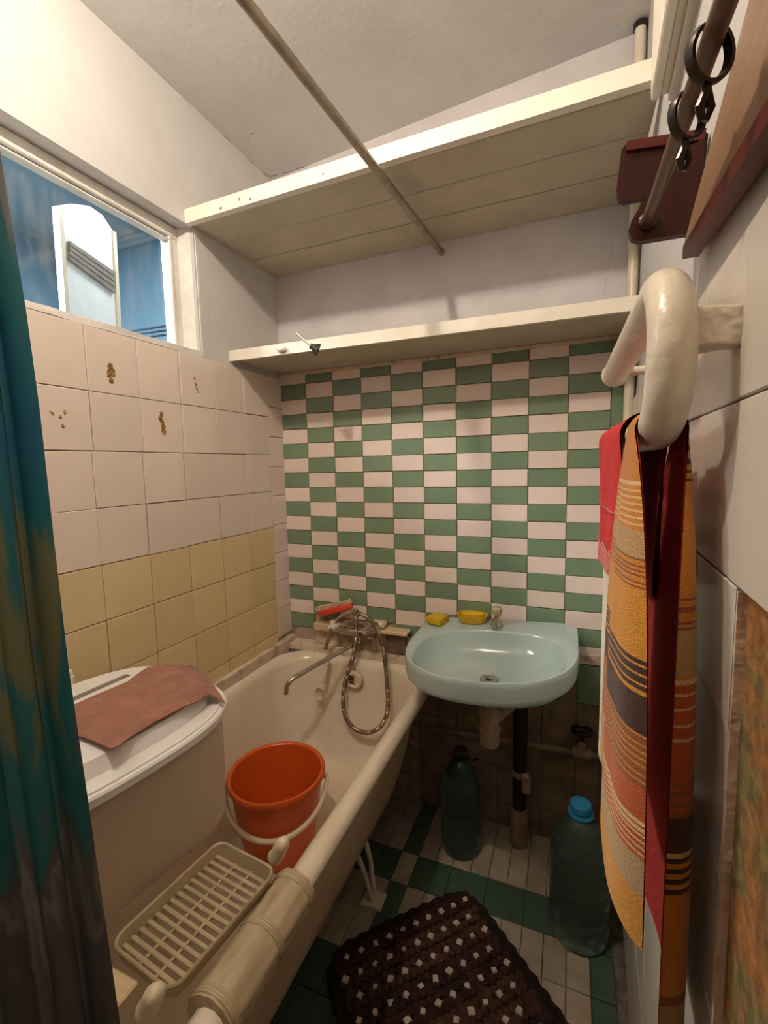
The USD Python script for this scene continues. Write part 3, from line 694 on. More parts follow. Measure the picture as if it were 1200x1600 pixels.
# long-handled spoon hanging under the mixer
lad = thing('hanging_ladle', 'cream plastic ladle hanging against the bathtub end', 'ladle', pw(507, 1050, -0.10))
obj('handle', tube(spline([pw(512, 1030, -0.118), pw(509, 1048, -0.130), pw(505, 1068, -0.142)], 12), np.linspace(0.0115, 0.0085, 12), 10), M['ivory'], lad)
lc = pw(502, 1083, -0.146)
bowl = lathe([(0.0, 0.0), (0.013, 0.001), (0.021, 0.006), (0.023, 0.013), (0.021, 0.0135), (0.017, 0.008), (0.010, 0.004), (0.0, 0.003)], 24, 1, lc)
bowl.vertices[:, 2] = lc[2] + (bowl.vertices[:, 2] - lc[2]) * 1.25
obj('bowl', bowl, M['ivory'], lad)

# ------------------------------------------------------------------ sink
SC = np.array([0.917, -0.28])
NS = 96
ang = np.linspace(0, 2 * np.pi, NS, endpoint=False)


def sink_z(x, y):
    return 0.817 + 0.055 * (x - 0.92) + 0.035 * y


def ray_ring(poly):
    from shapely.geometry import LineString
    b = Polygon(poly).exterior
    out = []
    for a in ang:
        i = LineString([SC, SC + 2 * np.array([math.cos(a), math.sin(a)])]).intersection(b)
        out.append(np.array(i.coords[0]) if i.geom_type == 'Point' else np.array(i.geoms[0].coords[0]))
    return np.array(out)


def d_outline():
    P = []
    hw = 0.268
    for t in np.linspace(0, -np.pi, 41):
        c, s = math.cos(t), math.sin(t)
        P.append((SC[0] + hw * np.sign(c) * abs(c) ** (2 / 2.3), -0.235 - 0.258 * abs(s) ** (2 / 2.3)))
    for t in np.linspace(np.pi, np.pi / 2, 8):
        P.append((SC[0] - hw + 0.035 + 0.035 * math.cos(t), -0.044 + 0.035 * math.sin(t)))
    for t in np.linspace(np.pi / 2, 0, 8):
        P.append((SC[0] + hw - 0.06 + 0.06 * math.cos(t), -0.069 + 0.06 * math.sin(t)))
    return P


OUT = ray_ring(d_outline())
bo = superell(0.226, 0.181, 120, 2.6) + np.array([0.920, -0.292])
bo[:, 1] = np.where(bo[:, 1] > -0.20, -0.20 + (bo[:, 1] + 0.20) * 0.95, bo[:, 1])
BOWL = ray_ring(bo)
DR = np.array([0.925, -0.272])


def sring(p2, dz):
    return np.column_stack([p2, [sink_z(x, y) + dz for x, y in p2]])


def toward(p, c, s):
    return c + (p - c) * s


snk = thing('sink', 'pale blue ceramic sink fixed to the checkered wall', 'sink', (0.917, -0.28, 0.66))
rings = [sring(toward(BOWL, DR, 0.10), -0.122), sring(toward(BOWL, DR, 0.5), -0.119), sring(toward(BOWL, DR, 0.82), -0.098), sring(toward(BOWL, DR, 0.98), -0.078), sring(toward(OUT, SC, 0.93), -0.066),
         sring(toward(OUT, SC, 0.962), -0.069), sring(toward(OUT, SC, 0.982), -0.064), sring(toward(OUT, SC, 0.992), -0.052), sring(toward(OUT, SC, 1.0), -0.016), sring(toward(OUT, SC, 0.997), -0.007), sring(toward(OUT, SC, 0.985), -0.001), sring(toward(OUT, SC, 0.965), 0.0),
         sring(toward(OUT, SC, 0.945) * 0.7 + toward(BOWL, DR, 1.045) * 0.3, -0.001), sring(toward(BOWL, DR, 1.035), -0.002), sring(toward(BOWL, DR, 1.012), -0.005), sring(toward(BOWL, DR, 0.99), -0.012), sring(toward(BOWL, DR, 0.95), -0.034), sring(toward(BOWL, DR, 0.87), -0.062), sring(toward(BOWL, DR, 0.70), -0.085),
         sring(toward(BOWL, DR, 0.45), -0.096), sring(toward(BOWL, DR, 0.12), -0.101)]
obj('basin', orient(loft(rings)), M['sink'], snk, smooth=45)
dz = sink_z(*DR) - 0.101
dr = lathe([(0.012, -0.006), (0.014, 0.001), (0.026, 0.003), (0.030, 0.0015), (0.031, -0.003)], 28, 2, (DR[0], DR[1], dz + 0.001))
obj('drain_ring', dr, M['chrome'], snk, label='brassy drain ring')
obj('drain_grate', CONCAT([lathe([(0.0, 0.0), (0.013, 0.0), (0.013, 0.001), (0.0, 0.0015)], 20, 2, (DR[0], DR[1], dz - 0.001)), cbox(DR[0] - 0.013, DR[0] + 0.013, DR[1] - 0.002, DR[1] + 0.002, dz - 0.001, dz + 0.002, 0.0005)]), M['black_plastic'], snk)

tp = np.array([0.918, -0.072]); tz = sink_z(*tp)
tap = thing('sink_tap', 'small chrome sink tap with a faceted amber knob', 'tap', (tp[0], tp[1], tz))
obj('base', lathe([(0.0, -0.001), (0.020, -0.001), (0.021, 0.003), (0.017, 0.010), (0.014, 0.018), (0.010, 0.024), (0.009, 0.034), (0.0, 0.035)], 24, 2, (tp[0], tp[1], tz)), M['chrome'], tap)
kb = lathe([(0.0, 0.033), (0.009, 0.033), (0.014, 0.040), (0.018, 0.052), (0.018, 0.062), (0.014, 0.068), (0.007, 0.070), (0.0, 0.069)], 8, 2, (tp[0], tp[1], tz))
obj('knob', kb, M['amber'], tap, smooth=False)
obj('spout', tube(spline([(tp[0], tp[1], tz + 0.014), (tp[0] - 0.002, tp[1] - 0.03, tz + 0.018), (tp[0] - 0.004, tp[1] - 0.05, tz + 0.008)], 10), [0.009] * 8 + [0.0095, 0.0085], 12), M['chrome'], tap)

sc = np.array([0.702, -0.078]); sz = sink_z(*sc)
sg = trimesh.creation.box([0.062, 0.070, 0.026])
for _ in range(3):
    sg = sg.subdivide()
sg.vertices = sg.vertices / np.maximum(1, np.linalg.norm(sg.vertices / np.array([0.033, 0.037, 0.014]), axis=1, ord=6)[:, None])
sg.vertices *= (0.95 + 0.12 * meshkit.noise(sg.vertices * 60, 2))[:, None]
sg.apply_transform(trimesh.transformations.rotation_matrix(-0.25, [0, 0, 1])); sg.apply_translation([sc[0], sc[1], sz + 0.0135])
obj('sponge', sg, M['sponge'], smooth=True, label='square yellow sponge on the left corner of the sink', category='sponge', loc=(sc[0], sc[1], sz))
s2 = np.array([0.826, -0.050]); sz2 = sink_z(*s2)
dish = thing('soap_dish', 'oval yellow soap dish beside the sink tap', 'soap dish', (s2[0], s2[1], sz2))
rg = [ring3(superell(a, b, 40, 2.8), z, s2[0], s2[1]) for a, b, z in ((.040, .026, sz2 - .001), (.046, .031, sz2 + .004), (.054, .038, sz2 + .026), (.056, .040, sz2 + .030), (.053, .037, sz2 + .030), (.047, .031, sz2 + .016), (.030, .018, sz2 + .012))]
obj('dish', orient(loft(rg)), M['yellow'], dish, smooth=40)
sb = [ring3(superell(a, b, 32, 2.4), z, s2[0], s2[1]) for a, b, z in ((.034, .020, sz2 + .014), (.042, .026, sz2 + .022), (.040, .025, sz2 + .034), (.028, .017, sz2 + .039))]
obj('soap', orient(loft(sb)), M['yellow'], dish, smooth=50)

# pipes under the sink
trap = thing('bottle_trap', 'cream plastic bottle trap hanging under the sink', 'drain trap', (DR[0], DR[1], 0.5))
obj('tailpiece', tube([(DR[0], DR[1], dz - 0.025), (DR[0], DR[1], 0.60)], 0.017, 16), M['low_pipe'], trap)
obj('cup', lathe([(0.0, 0.49), (0.028, 0.49), (0.031, 0.494), (0.031, 0.535), (0.034, 0.537), (0.034, 0.548), (0.029, 0.550), (0.029, 0.588), (0.033, 0.590), (0.033, 0.604), (0.022, 0.612), (0.0, 0.613)], 28, 2, (DR[0], DR[1], 0)), M['low_pipe'], trap)
obj('outlet', tube(spline([(DR[0] + 0.02, DR[1] + 0.01, 0.575), (DR[0] + 0.045, DR[1] + 0.08, 0.573), (0.998, -0.104, 0.570)], 16), 0.015, 14), M['low_pipe'], trap)
bp = thing('drain_pipe', 'black drain pipe running down the wall below the sink', 'pipe', (1.0, -0.05, 0.0))
obj('pipe', tube([(1.002, -0.074, 0.60), (1.001, -0.074, 0.4), (1.0, -0.074, 0.13)], 0.025, 20), M['black_pipe'], bp)
obj('clamp', CONCAT([tube([(1.002, -0.074, 0.268), (1.002, -0.074, 0.288)], 0.028, 20), cbox(1.01, 1.04, -0.118, -0.096, 0.225, 0.30, 0.008)]), M['low_pipe'], bp)
obj('sleeve', tube([(1.0, -0.074, 0.145), (1.0, -0.074, 0.12), (1.0, -0.074, 0.0)], [0.030, 0.031, 0.031], 20), M['low_tile0'], bp)
wp = thing('water_pipe', 'thin cream water pipe along the wall with a dark stop valve', 'pipe', (1.2, -0.03, 0.375))
obj('pipe', tube([(0.66, -0.03, 0.345), (0.9, -0.03, 0.357), (1.1, -0.03, 0.366), (1.30, -0.03, 0.374)], 0.012, 14), M['low_tile0'], wp)
obj('valve_body', CONCAT([lathe([(0.0, 0.0), (0.019, 0.0), (0.021, 0.01), (0.016, 0.03), (0.010, 0.045), (0.0, 0.046)], 18, 2, (1.203, -0.032, 0.372)), tube([(1.175, -0.032, 0.372), (1.235, -0.032, 0.374)], 0.019, 16)]), M['low_pipe'], wp)
obj('valve_wheel', CONCAT([tube([(1.203 + 0.030 * math.cos(a), -0.032 + 0.030 * math.sin(a), 0.455) for a in np.linspace(0, 2 * np.pi, 25)], 0.007, 10), cbox(1.175, 1.231, -0.037, -0.027, 0.450, 0.459, 0.003), tube([(1.203, -0.032, 0.415), (1.203, -0.032, 0.458)], 0.006, 10)]), M['black_pipe'], wp)

# ------------------------------------------------------------------ bottles
def bottle(name, label, x, y, h, r, capmat, neckh):
    t = thing(name, label, 'bottle', (x, y, 0.0))
    prof = [(0.0, 0.006), (r * 0.55, 0.004), (r * 0.86, 0.0), (r * 0.95, 0.008), (r, 0.03)]
    bh = h * 0.62
    for k in range(6):
        z = 0.03 + (bh - 0.03) * (k + 1) / 6
        prof += [(r, z - 0.012), (r * 0.968, z - 0.006), (r * 0.968, z - 0.003), (r, z + 0.002)]
    prof += [(r * 0.99, bh + 0.02), (r * 0.94, h * 0.70), (r * 0.80, h * 0.79), (r * 0.58, h * 0.865), (r * 0.36, h * 0.91), (r * 0.27, h * 0.93), (r * 0.27, h * 0.965), (0.0, h * 0.966)]
    obj('body', lathe(prof, 40, 2, (x, y, 0)), M['pet'], t, smooth=40)
    cr = r * 0.34
    cp = [lathe([(0.0, h * 0.968), (cr, h * 0.968), (cr * 1.02, h * 0.972), (cr * 1.02, h * 1.015), (cr * 0.92, h * 1.025), (0.0, h * 1.026)], 36, 2, (x, y, 0))]
    for a in np.linspace(0, 2 * np.pi, 30, endpoint=False):
        q = np.array([x + cr * 1.03 * math.cos(a), y + cr * 1.03 * math.sin(a), 0])
        cp.append(cbox(q[0] - .0011, q[0] + .0011, q[1] - .0011, q[1] + .0011, h * 0.975, h * 1.012, 0.0005))
    obj('cap', CONCAT(cp), capmat, t)
    obj('neck_ring', lathe([(r * 0.28, h * 0.935), (r * 0.42, h * 0.94), (r * 0.42, h * 0.952), (r * 0.28, h * 0.956)], 30, 2, (x, y, 0)), capmat, t)
    return t


bR = bottle('water_bottle', 'large blue-green plastic water bottle with a blue cap below the towels', 1.195, -0.335, 0.40, 0.083, M['cap_blue'], 0)
bL = bottle('water_bottle', 'dark plastic water bottle with a black cap between bathtub and drain pipe', 0.805, -0.165, 0.37, 0.070, M['black_plastic'], 0)
obj('carry_handle', tube(spline([(0.825, -0.165, 0.347), (0.85, -0.168, 0.350), (0.868, -0.17, 0.362)], 10), 0.0045, 8), M['black_plastic'], bL)

# ------------------------------------------------------------------ rug
rug = thing('crocheted_rug', 'dark brown crocheted rug with pale dots on the tiled floor', 'rug', (0.85, -0.6, 0.0))
ua, ub = np.array([-0.690, -0.724, 0]), np.array([0.724, -0.690, 0])
O = np.array([0.862, -0.318, 0.0])
LA, LB = 0.56, 0.86
LAV = 0.50
pl = rounded(LB, LAV, 0.085, 10)


def rp3(a, b, z):
    return O + ua * a + ub * b + np.array([0, 0, z])


base = [np.array([rp3(LAV / 2 + y * s, LB / 2 + x * s, z) for x, y in pl]) for s, z in ((0.98, 0.001), (1.0, 0.004), (0.99, 0.009), (0.94, 0.010), (0.3, 0.010))]
obj('backing', orient(loft(base)), M['rug_edge'], rug, smooth=50)
edge = np.array([rp3(LAV / 2 + y * 0.975, LB / 2 + x * 0.985, 0.010) for x, y in pl])
es = spline(edge, 420, closed=True)
es = np.vstack([es, es[:1]])
obj('border', tube(es, 0.010 + 0.0025 * np.sin(np.arange(len(es)) * 0.9), 8, caps=False), M['rug_edge'], rug)
bob = trimesh.creation.icosphere(1, 1.0)
RB = trimesh.transformations.rotation_matrix(math.atan2(ua[1], ua[0]), [0, 0, 1])
for i in range(16):
    b0 = 0.040 + 0.0505 * i
    if b0 > LB - 0.03:
        break
    row = []
    for sub in (0, 1):
        for k in range(22):
            a = 0.028 + 0.0205 * k + 0.010 * sub
            if a > LAV - 0.025:
                break
            m = bob.copy()
            m.vertices = m.vertices * np.array([0.0122, 0.0140, 0.0070]) * (0.85 + 0.3 * rng.random())
            m.vertices += (meshkit.noise(m.vertices * 300 + k, 3)[:, None] - 0.5) * 0.004
            m.apply_transform(RB)
            m.apply_translation(rp3(a, b0 - 0.012 + 0.024 * sub, 0.0135 + rng.normal(0, 0.001)))
            row.append(m)
    obj('yarn_row', CONCAT(row), M['rug2'] if i % 4 in (1, 2) else M['rug'], rug, smooth=60)
    for k in range(12):
        a = 0.040 + 0.044 * k + 0.022 * (i % 2)
        if a > LAV - 0.04 or rng.random() < 0.06:
            continue
        t = rng.uniform(0, 1.5)
        s = rng.uniform(0.0085, 0.0115)
        star = [(s * (1.0 if q % 2 == 0 else 0.72) * rng.uniform(0.85, 1.15) * math.cos(t + q * np.pi / 4), s * (1.0 if q % 2 == 0 else 0.72) * math.sin(t + q * np.pi / 4)) for q in range(8)]
        c = rp3(a, b0 + 0.003, 0.0)
        kn_ = loft([np.array([(c[0] + x * f, c[1] + y * f, z) for x, y in star]) for f, z in ((1.0, 0.012), (1.05, 0.0195), (0.8, 0.0225))])
        obj('pale_knot', orient(kn_), M['rug_white'], rug, smooth=False)

# ------------------------------------------------------------------ bucket in the bath
bc = np.array([0.318, -0.575, 0.2005])
pail = thing('bucket', 'orange plastic bucket standing inside the bathtub', 'bucket', bc)
BH, RT, RBm = 0.252, 0.143, 0.103
obj('pail', lathe([(0.0, 0.004), (RBm - 0.004, 0.004), (RBm, 0.0), (RBm + 0.003, 0.006), (RBm + 0.030, 0.18), (RT - 0.006, BH - 0.02), (RT - 0.003, BH - 0.010), (RT - 0.003, BH - 0.004),
                   (RT - 0.006, BH - 0.004), (RT - 0.009, BH - 0.02), (RBm + 0.026, 0.18), (RBm - 0.001, 0.012), (RBm - 0.006, 0.008), (0.0, 0.008)], 64, 2, bc), M['orange'], pail, smooth=40)
obj('rim', lathe([(RT - 0.007, BH - 0.004), (RT - 0.002, BH + 0.001), (RT + 0.004, BH + 0.001), (RT + 0.007, BH - 0.003), (RT + 0.006, BH - 0.014), (RT - 0.002, BH - 0.016)], 64, 2, bc), M['orange'], pail, smooth=50)
eu = np.array([0.88, 0.475, 0.0]); eu /= np.linalg.norm(eu)               # towards the right ear
ef = np.array([eu[1], -eu[0], 0.0])                                      # towards the camera side
for s in (-1, 1):
    c = bc + eu * s * (RT + 0.006) + np.array([0, 0, BH - 0.03])
    obj('ear', tube([c - eu * s * 0.008, c + eu * s * 0.006, c + eu * s * 0.008], [0.011, 0.010, 0.006], 14), M['ivory'], pail)
hpth = []
for t in np.linspace(0, np.pi, 41):
    q = bc + eu * (RT + 0.012) * math.cos(t) + ef * (0.092 + RT * 0.55) * math.sin(t) * 0.82 + np.array([0, 0, BH - 0.03 - 0.088 * math.sin(t)])
    hpth.append(q)
hpth = np.array(hpth)
# keep the bail outside the wall of the bucket
for q in hpth:
    zr = np.clip((q[2] - bc[2]) / BH, 0, 1)
    rmin = RBm + (RT - RBm) * zr + 0.010
    r_ = np.hypot(*(q[:2] - bc[:2]))
    if r_ < rmin:
        q[:2] = bc[:2] + (q[:2] - bc[:2]) * rmin / r_
obj('handle', tube(hpth, 0.0052 + 0.0028 * np.sin(np.linspace(0, np.pi, 41)) ** 0.5, 12), M['ivory'], pail, label='cream bail handle hanging down in front')

# ------------------------------------------------------------------ boards over the bath, white lidded machine, cloth
ZB0, ZB1 = 0.6105, 0.626
for y0, y1, x1b, lb in ((-1.035, -0.955, 0.448, 'far pale board lying across the bathtub under the white tub'), (-1.335, -1.248, 0.560, 'near pale board lying across the bathtub beside the curtain')):
    obj('bath_board', cbox(0.012, x1b, y0, y1, ZB0, ZB1, 0.003), M['board'], smooth=False, label=lb, category='board', loc=(0.31, (y0 + y1) / 2, ZB0))
wm = thing('lidded_tub', 'white plastic lidded tub standing on boards across the bath', 'plastic tub', (0.27, -1.09, ZB1))
WC = np.array([0.268, -1.105]); AN = math.radians(-8)
RA = np.array([[math.cos(AN), -math.sin(AN)], [math.sin(AN), math.cos(AN)]])


def wring(a, b, e, z, dx=0, dy=0):
    p = superell(a, b, 72, e) @ RA.T
    return ring3(p, z, WC[0] + dx, WC[1] + dy)


Z1 = 0.878
obj('body', orient(loft([wring(.172, .215, 4.2, ZB1 + .001), wring(.182, .225, 4.2, ZB1 + .006), wring(.184, .227, 4.2, ZB1 + .02), wring(.192, .236, 3.6, 0.78), wring(.198, .244, 3.0, Z1 - 0.03), wring(.199, .245, 3.0, Z1 - 0.02)])), M['bin_body'], wm, smooth=40)
lid = [wring(.200, .246, 2.9, Z1 - .020), wring(.209, .255, 2.8, Z1 - .020), wring(.212, .258, 2.8, Z1 - .016), wring(.212, .258, 2.8, Z1 - .004), wring(.209, .255, 2.8, Z1), wring(.204, .250, 2.8, Z1 + .001),
       wring(.203, .249, 2.8, Z1 + .004), wring(.199, .245, 2.8, Z1 + .006), wring(.186, .234, 2.8, Z1 + .005), wring(.176, .225, 2.8, Z1 + .009), wring(.168, .218, 2.8, Z1 + .026), wring(.164, .214, 2.8, Z1 + .0345), wring(.158, .208, 2.8, Z1 + .037), wring(.05, .07, 2.4, Z1 + .039)]
lidn = obj('lid', orient(loft(lid)), M['white_plastic'], wm, smooth=28)
ZT = Z1 + 0.038
g0, g1 = at(110, 1095, 2, ZT), at(200, 1055, 2, ZT)
gd = (g1 - g0) / np.linalg.norm(g1 - g0); gs = np.array([-gd[1], gd[0], 0])
grip = [g0 - gd * 0.12 + gs * s1 + np.array([0, 0, z]) for s1 in (-0.010, 0.010) for z in (-0.002, 0.0018)] + [g1 + gs * s1 + np.array([0, 0, z]) for s1 in (-0.007, 0.007) for z in (-0.002, 0.0018)]
obj('grip_slot', trimesh.convex.convex_hull(np.array(grip)), M['grey_slot'], lidn, smooth=False, label='grey grip strip on the lid')
kc = at(104, 1066, 2, ZT)
obj('lid_knob', lathe([(0.0, -0.003), (0.016, -0.003), (0.016, 0.012), (0.013, 0.014), (0.013, 0.024), (0.0, 0.025)], 20, 2, kc), M['ivory'], lidn)

# cloth on the lid: outline in pixels dropped on the lid's surface
def lid_z(x, y):
    p = RA.T @ (np.array([x, y]) - WC)
    r = (abs(p[0] / .204) ** 2.8 + abs(p[1] / .250) ** 2.8) ** (1 / 2.8)
    zs = [0.039, 0.0375, 0.034, 0.026, 0.016, 0.008, 0.003, -0.045]
    return Z1 + np.interp(r, [0, 0.80, 0.84, 0.88, 0.93, 0.985, 1.05, 1.16], zs) + 0.0055


cz = ZT + 0.004
TL, TR, BR_, BL_ = [at(u, v, 2, z)[:2] for u, v, z in ((238, 1042, cz), (345, 1098, Z1 - 0.012), (176, 1176, cz - 0.004), (70, 1128, cz))]
n1, n2 = 46, 34
G = np.zeros((n1, n2, 3))
topw = [(60, 1126), (105, 1107), (150, 1087), (200, 1066), (232, 1046), (262, 1040), (300, 1044), (322, 1055)]
botw = [(70, 1128), (100, 1142), (135, 1158), (176, 1176), (215, 1146), (265, 1118), (325, 1089), (352, 1102)]
def polyline(p, n):
    p = np.asarray(p, float); t = np.r_[0, np.cumsum(np.linalg.norm(np.diff(p, axis=0), axis=1))]
    u = np.linspace(0, t[-1], n)
    return np.column_stack([np.interp(u, t, p[:, k]) for k in range(2)])


tw, bw = polyline(topw, n1), polyline(botw, n1)
for i in range(n1):
    for j in range(n2):
        f = j / (n2 - 1)
        u, v = tw[i] * (1 - f) + bw[i] * f
        p = at(u, v, 2, cz)
        for _ in range(6):
            p = at(u, v, 2, lid_z(p[0], p[1]))
        G[i, j] = p
wr_ = meshkit.fbm(np.dstack([G[..., :2] * 22, np.zeros((n1, n2))]), 3, 9) - 0.4
G[..., 2] += np.clip(wr_, 0, None) * 0.014
obj('rag', orient(grid_sheet(G, 0.0022)), M['terracotta'], smooth=50, label='terracotta rag lying on the white tub lid', category='cloth', loc=(0.35, -1.08, Z1))

# ------------------------------------------------------------------ slatted tray, sleeve on the rim
tr = thing('slatted_tray', 'cream slatted plastic tray beside the white tub', 'tray', (0.555, -1.11, ZB1))
tc = np.array([0.560, -1.126]); TW, TL_ = 0.156, 0.230
TA = math.radians(-6)
RT2 = np.array([[math.cos(TA), -math.sin(TA)], [math.sin(TA), math.cos(TA)]])


def tring(w, l, r, z):
    return ring3(rounded(w, l, r, 6) @ RT2.T, z, tc[0], tc[1])


ZTB = 0.606
wall = [tring(TW - .022, TL_ - .022, .016, ZTB), tring(TW - .012, TL_ - .012, .019, ZTB + .002), tring(TW - .004, TL_ - .004, .022, ZTB + .022), tring(TW, TL_, .024, ZTB + .026), tring(TW - .003, TL_ - .003, .023, ZTB + .029), tring(TW - .010, TL_ - .010, .020, ZTB + .027), tring(TW - .018, TL_ - .018, .017, ZTB + .006), tring(TW - .022, TL_ - .022, .016, ZTB)]
obj('rim', orient(loft(wall, False, False)), M['tray'], tr, smooth=40)


def tbox(x0, x1, y0, y1, z0, z1, b=0.0012):
    m = cbox(x0, x1, y0, y1, z0, z1, b)
    v = m.vertices.copy(); v[:, :2] = v[:, :2] @ RT2.T + tc; m.vertices = v
    return m


for k in range(14):
    yy = -TL_ / 2 + 0.020 + k * (TL_ - 0.040) / 13
    obj('slat', tbox(-TW / 2 + 0.009, TW / 2 - 0.009, yy - 0.0037, yy + 0.0037, ZTB + 0.006, ZTB + 0.0105), M['tray'], tr, smooth=False)
for xx in (-0.018, 0.022):
    obj('rib', tbox(xx - 0.003, xx + 0.003, -TL_ / 2 + 0.012, TL_ / 2 - 0.012, ZTB + 0.0035, ZTB + 0.0092), M['tray'], tr, smooth=False)


def lug(u0, v0, u1, v1, z0, name='hook_lug'):
    pass


for (cx, cy) in ((0.632, -0.988), (0.612, -1.268)):
    lugp = spline([(cx - 0.022, cy, 0.613), (cx - 0.010, cy, 0.624), (cx - 0.001, cy, 0.642), (cx + 0.008, cy, 0.654), (cx + 0.018, cy, 0.656)], 18)
    lr = 0.0150 - 0.001 * np.linspace(0, 1, 18); lr[-1] = 0.007; lr[-2] = 0.0118; lr[0] = 0.007; lr[1] = 0.0125
    obj('hook_lug', tube(lugp, lr, 16), M['ivory'], tr, smooth=50, label='cream rounded hook lug')

# sleeve wrapped round the tub's rim
slv = thing('rim_sleeve', 'beige ribbed sleeve tied round the bathtub rim', 'sleeve', (0.68, -1.11, 0.585))
sy0, sy1 = -1.228, -1.002
na = 40
aa = np.linspace(0, 2 * np.pi, na, endpoint=False)
rings = []
for y in np.linspace(sy0, sy1, 30):
    tied = sum(math.exp(-((y - q) / 0.006) ** 2) for q in (sy0 + 0.012, (sy0 + sy1) / 2 + 0.008, sy1 - 0.012))
    rad = 0.0405 + 0.0022 * np.abs(np.sin(aa * 5.5)) + 0.002 * (meshkit.noise(np.column_stack([np.cos(aa) * 3, np.sin(aa) * 3, np.full(na, y * 40)]), 3) - 0.5) - 0.0035 * tied
    rings.append(np.column_stack([0.674 + rad * 1.02 * np.cos(aa), np.full(na, y), 0.584 + rad * 1.0 * np.sin(aa)]))
obj('wrap', orient(loft(rings)), M['sleeve'], slv, smooth=35)
for q in (sy0 + 0.012, (sy0 + sy1) / 2 + 0.008, sy1 - 0.012):
    ps = []
    for dq in (-0.0045, 0.0, 0.0045):
        ps.append(tube([(0.674 + 0.0412 * math.cos(a), q + dq, 0.584 + 0.0405 * math.sin(a)) for a in np.linspace(0, 2 * np.pi, 33)], 0.0030, 8))
    obj('tie', CONCAT(ps), M['tray'], slv)

# ------------------------------------------------------------------ shower curtain
ny, nz = 260, 90
G = np.zeros((ny, nz, 3)); UV = np.zeros((ny, nz, 2))
YC = -1.345
ed = np.array([(p[2], p[0]) for p in (at(u, v, 1, YC) for u, v in ((-60, -160), (-22, 60), (2, 250), (40, 480), (62, 640), (84, 840), (107, 1040), (142, 1280), (188, 1600), (205, 1720)))])[::-1]
for i in range(ny):
    s = i / (ny - 1)
    for j in range(nz):
        f = j / (nz - 1)
        z = 2.118 - f * (2.118 - 0.46)
        y = YC - s * 0.30
        ph = s * 2 * np.pi * 8.0 + 1.2 * math.sin(2.0 * f + 3 * s)
        amp = (0.007 + 0.009 * f) * (1 + 0.5 * math.sin(s * 31)) * min(1, s * 14 + 0.05)
        x = np.interp(z, ed[:, 0], ed[:, 1]) + amp * (math.cos(ph) - 1.0) - 0.05 * s
        y += 0.35 * amp * math.sin(2 * ph)
        G[i, j] = (x, y, z); UV[i, j] = (s * 2.2, z)
cur = thing('shower_curtain', 'teal and grey cloudy shower curtain at the left edge', 'curtain', (0.6, -1.45, 2.12))
sh = grid_sheet(G)
obj('cloth', sh, M['curtain'], cur, smooth=True, uv=UV.reshape(-1, 2))
for k in range(6):
    y = -1.36 - k * 0.052
    c = np.array([rod_a[0] + (rod_b[0] - rod_a[0]) * (-y / 1.75), y, 2.135])
    obj('ring', tube([c + np.array([0.021 * math.cos(a), 0, 0.021 * math.sin(a)]) for a in np.linspace(0, 2 * np.pi, 25)], 0.0018, 8), M['white_plastic'], cur)

# ------------------------------------------------------------------ towel rail on the right wall
ZU, ZL, RR = 1.552, 1.418, 0.0195
def railx(y):
    return 1.217 - 0.030 * (y + 0.75)


yE, yN = -0.76, -1.125
ZF = 1.538                                   # the far end of the upper pipe hangs a little
cz_, rad_ = (ZU + ZL) / 2, (ZU - ZL) / 2
zu = lambda y: ZF + (ZU - ZF) * (yE - y) / (yE - yN)
pth = [(railx(y), y, zu(y)) for y in (yE, -0.90, -1.02, -1.10)]
for t in np.linspace(np.pi / 2, -np.pi / 2, 25):
    pth.append((railx(yN), yN - rad_ * 0.95 * math.cos(t), cz_ + rad_ * math.sin(t)))
pth += [(railx(y), y, ZL) for y in (-1.10, -1.02, -0.90, yE)]
tr_ = thing('towel_rail', 'thick cream painted towel rail loop on the right wall', 'towel rail', (1.214, -1.0, 1.48))
P_ = np.array(pth)
obj('pipe', tube(np.vstack([spline(P_[:5], 14)[:-1], P_[4:-4], spline(P_[-5:], 14)[1:]]), RR, 28), M['rail_paint'], tr_)
for zz in (ZF, ZL):
    c = np.array([railx(yE), yE, zz]); sp_ = trimesh.creation.icosphere(3, RR * 1.08); sp_.vertices = sp_.vertices * [1, 0.8, 1] + c
    obj('end_cap', sp_, M['rail_paint'], tr_)
    obj('feed_pipe', tube([c + (0, -0.02, 0), c + (0.05, -0.02, 0), (rx(yE, 0.004), yE - 0.02, zz)], 0.0075, 12), M['rail_paint'], tr_)
dx_ = railx(yE) + 0.004
obj('drop_pipe', tube(np.vstack([[(dx_, yE, ZL - 0.01), (dx_, yE, 1.2)], spline([(dx_, yE, 0.86), (dx_ + 0.004, yE, 0.82), (dx_ + 0.03, yE, 0.80), (rx(yE, 0.004), yE, 0.798)], 14)]), 0.0135, 16), M['rail_paint'], tr_)
# clumsy cement bracket between the loop and the wall
bk = rough_block(1.236, rx(-1.17, 0.004), -1.190, -1.160, 1.484, 1.516, 0.006, 31, 4)
obj('wall_bracket', bk, M['rail_paint'], tr_, smooth=True)

# ------------------------------------------------------------------ towels
TOW_RAMP = []
# v is the length along the cloth from the front hem, metres / 1.2
O_, Y_, DK, RD, CR, PA, BRN = (0.58, 0.215, 0.020), (0.62, 0.26, 0.022), (0.050, 0.016, 0.010), (0.46, 0.085, 0.014), (0.68, 0.46, 0.22), (0.46, 0.29, 0.13), (0.28, 0.085, 0.02)


def zs(v):                                   # height of picture row v on the near flap
    return 1.366 - (v - 760) * 0.00056


ZH = 0.945
TLEN = 0.52                                   # length of the front flap, up to the top of the rail
front = []


def zs(v):                                   # height of picture row v on the near flap
    return float(np.interp(v, [640, 760, 900, 1100, 1400, 1520], [1.428, 1.366, 1.293, 1.187, 1.012, 0.945]))


def band(z0, z1, col):
    front.append((z0, col))


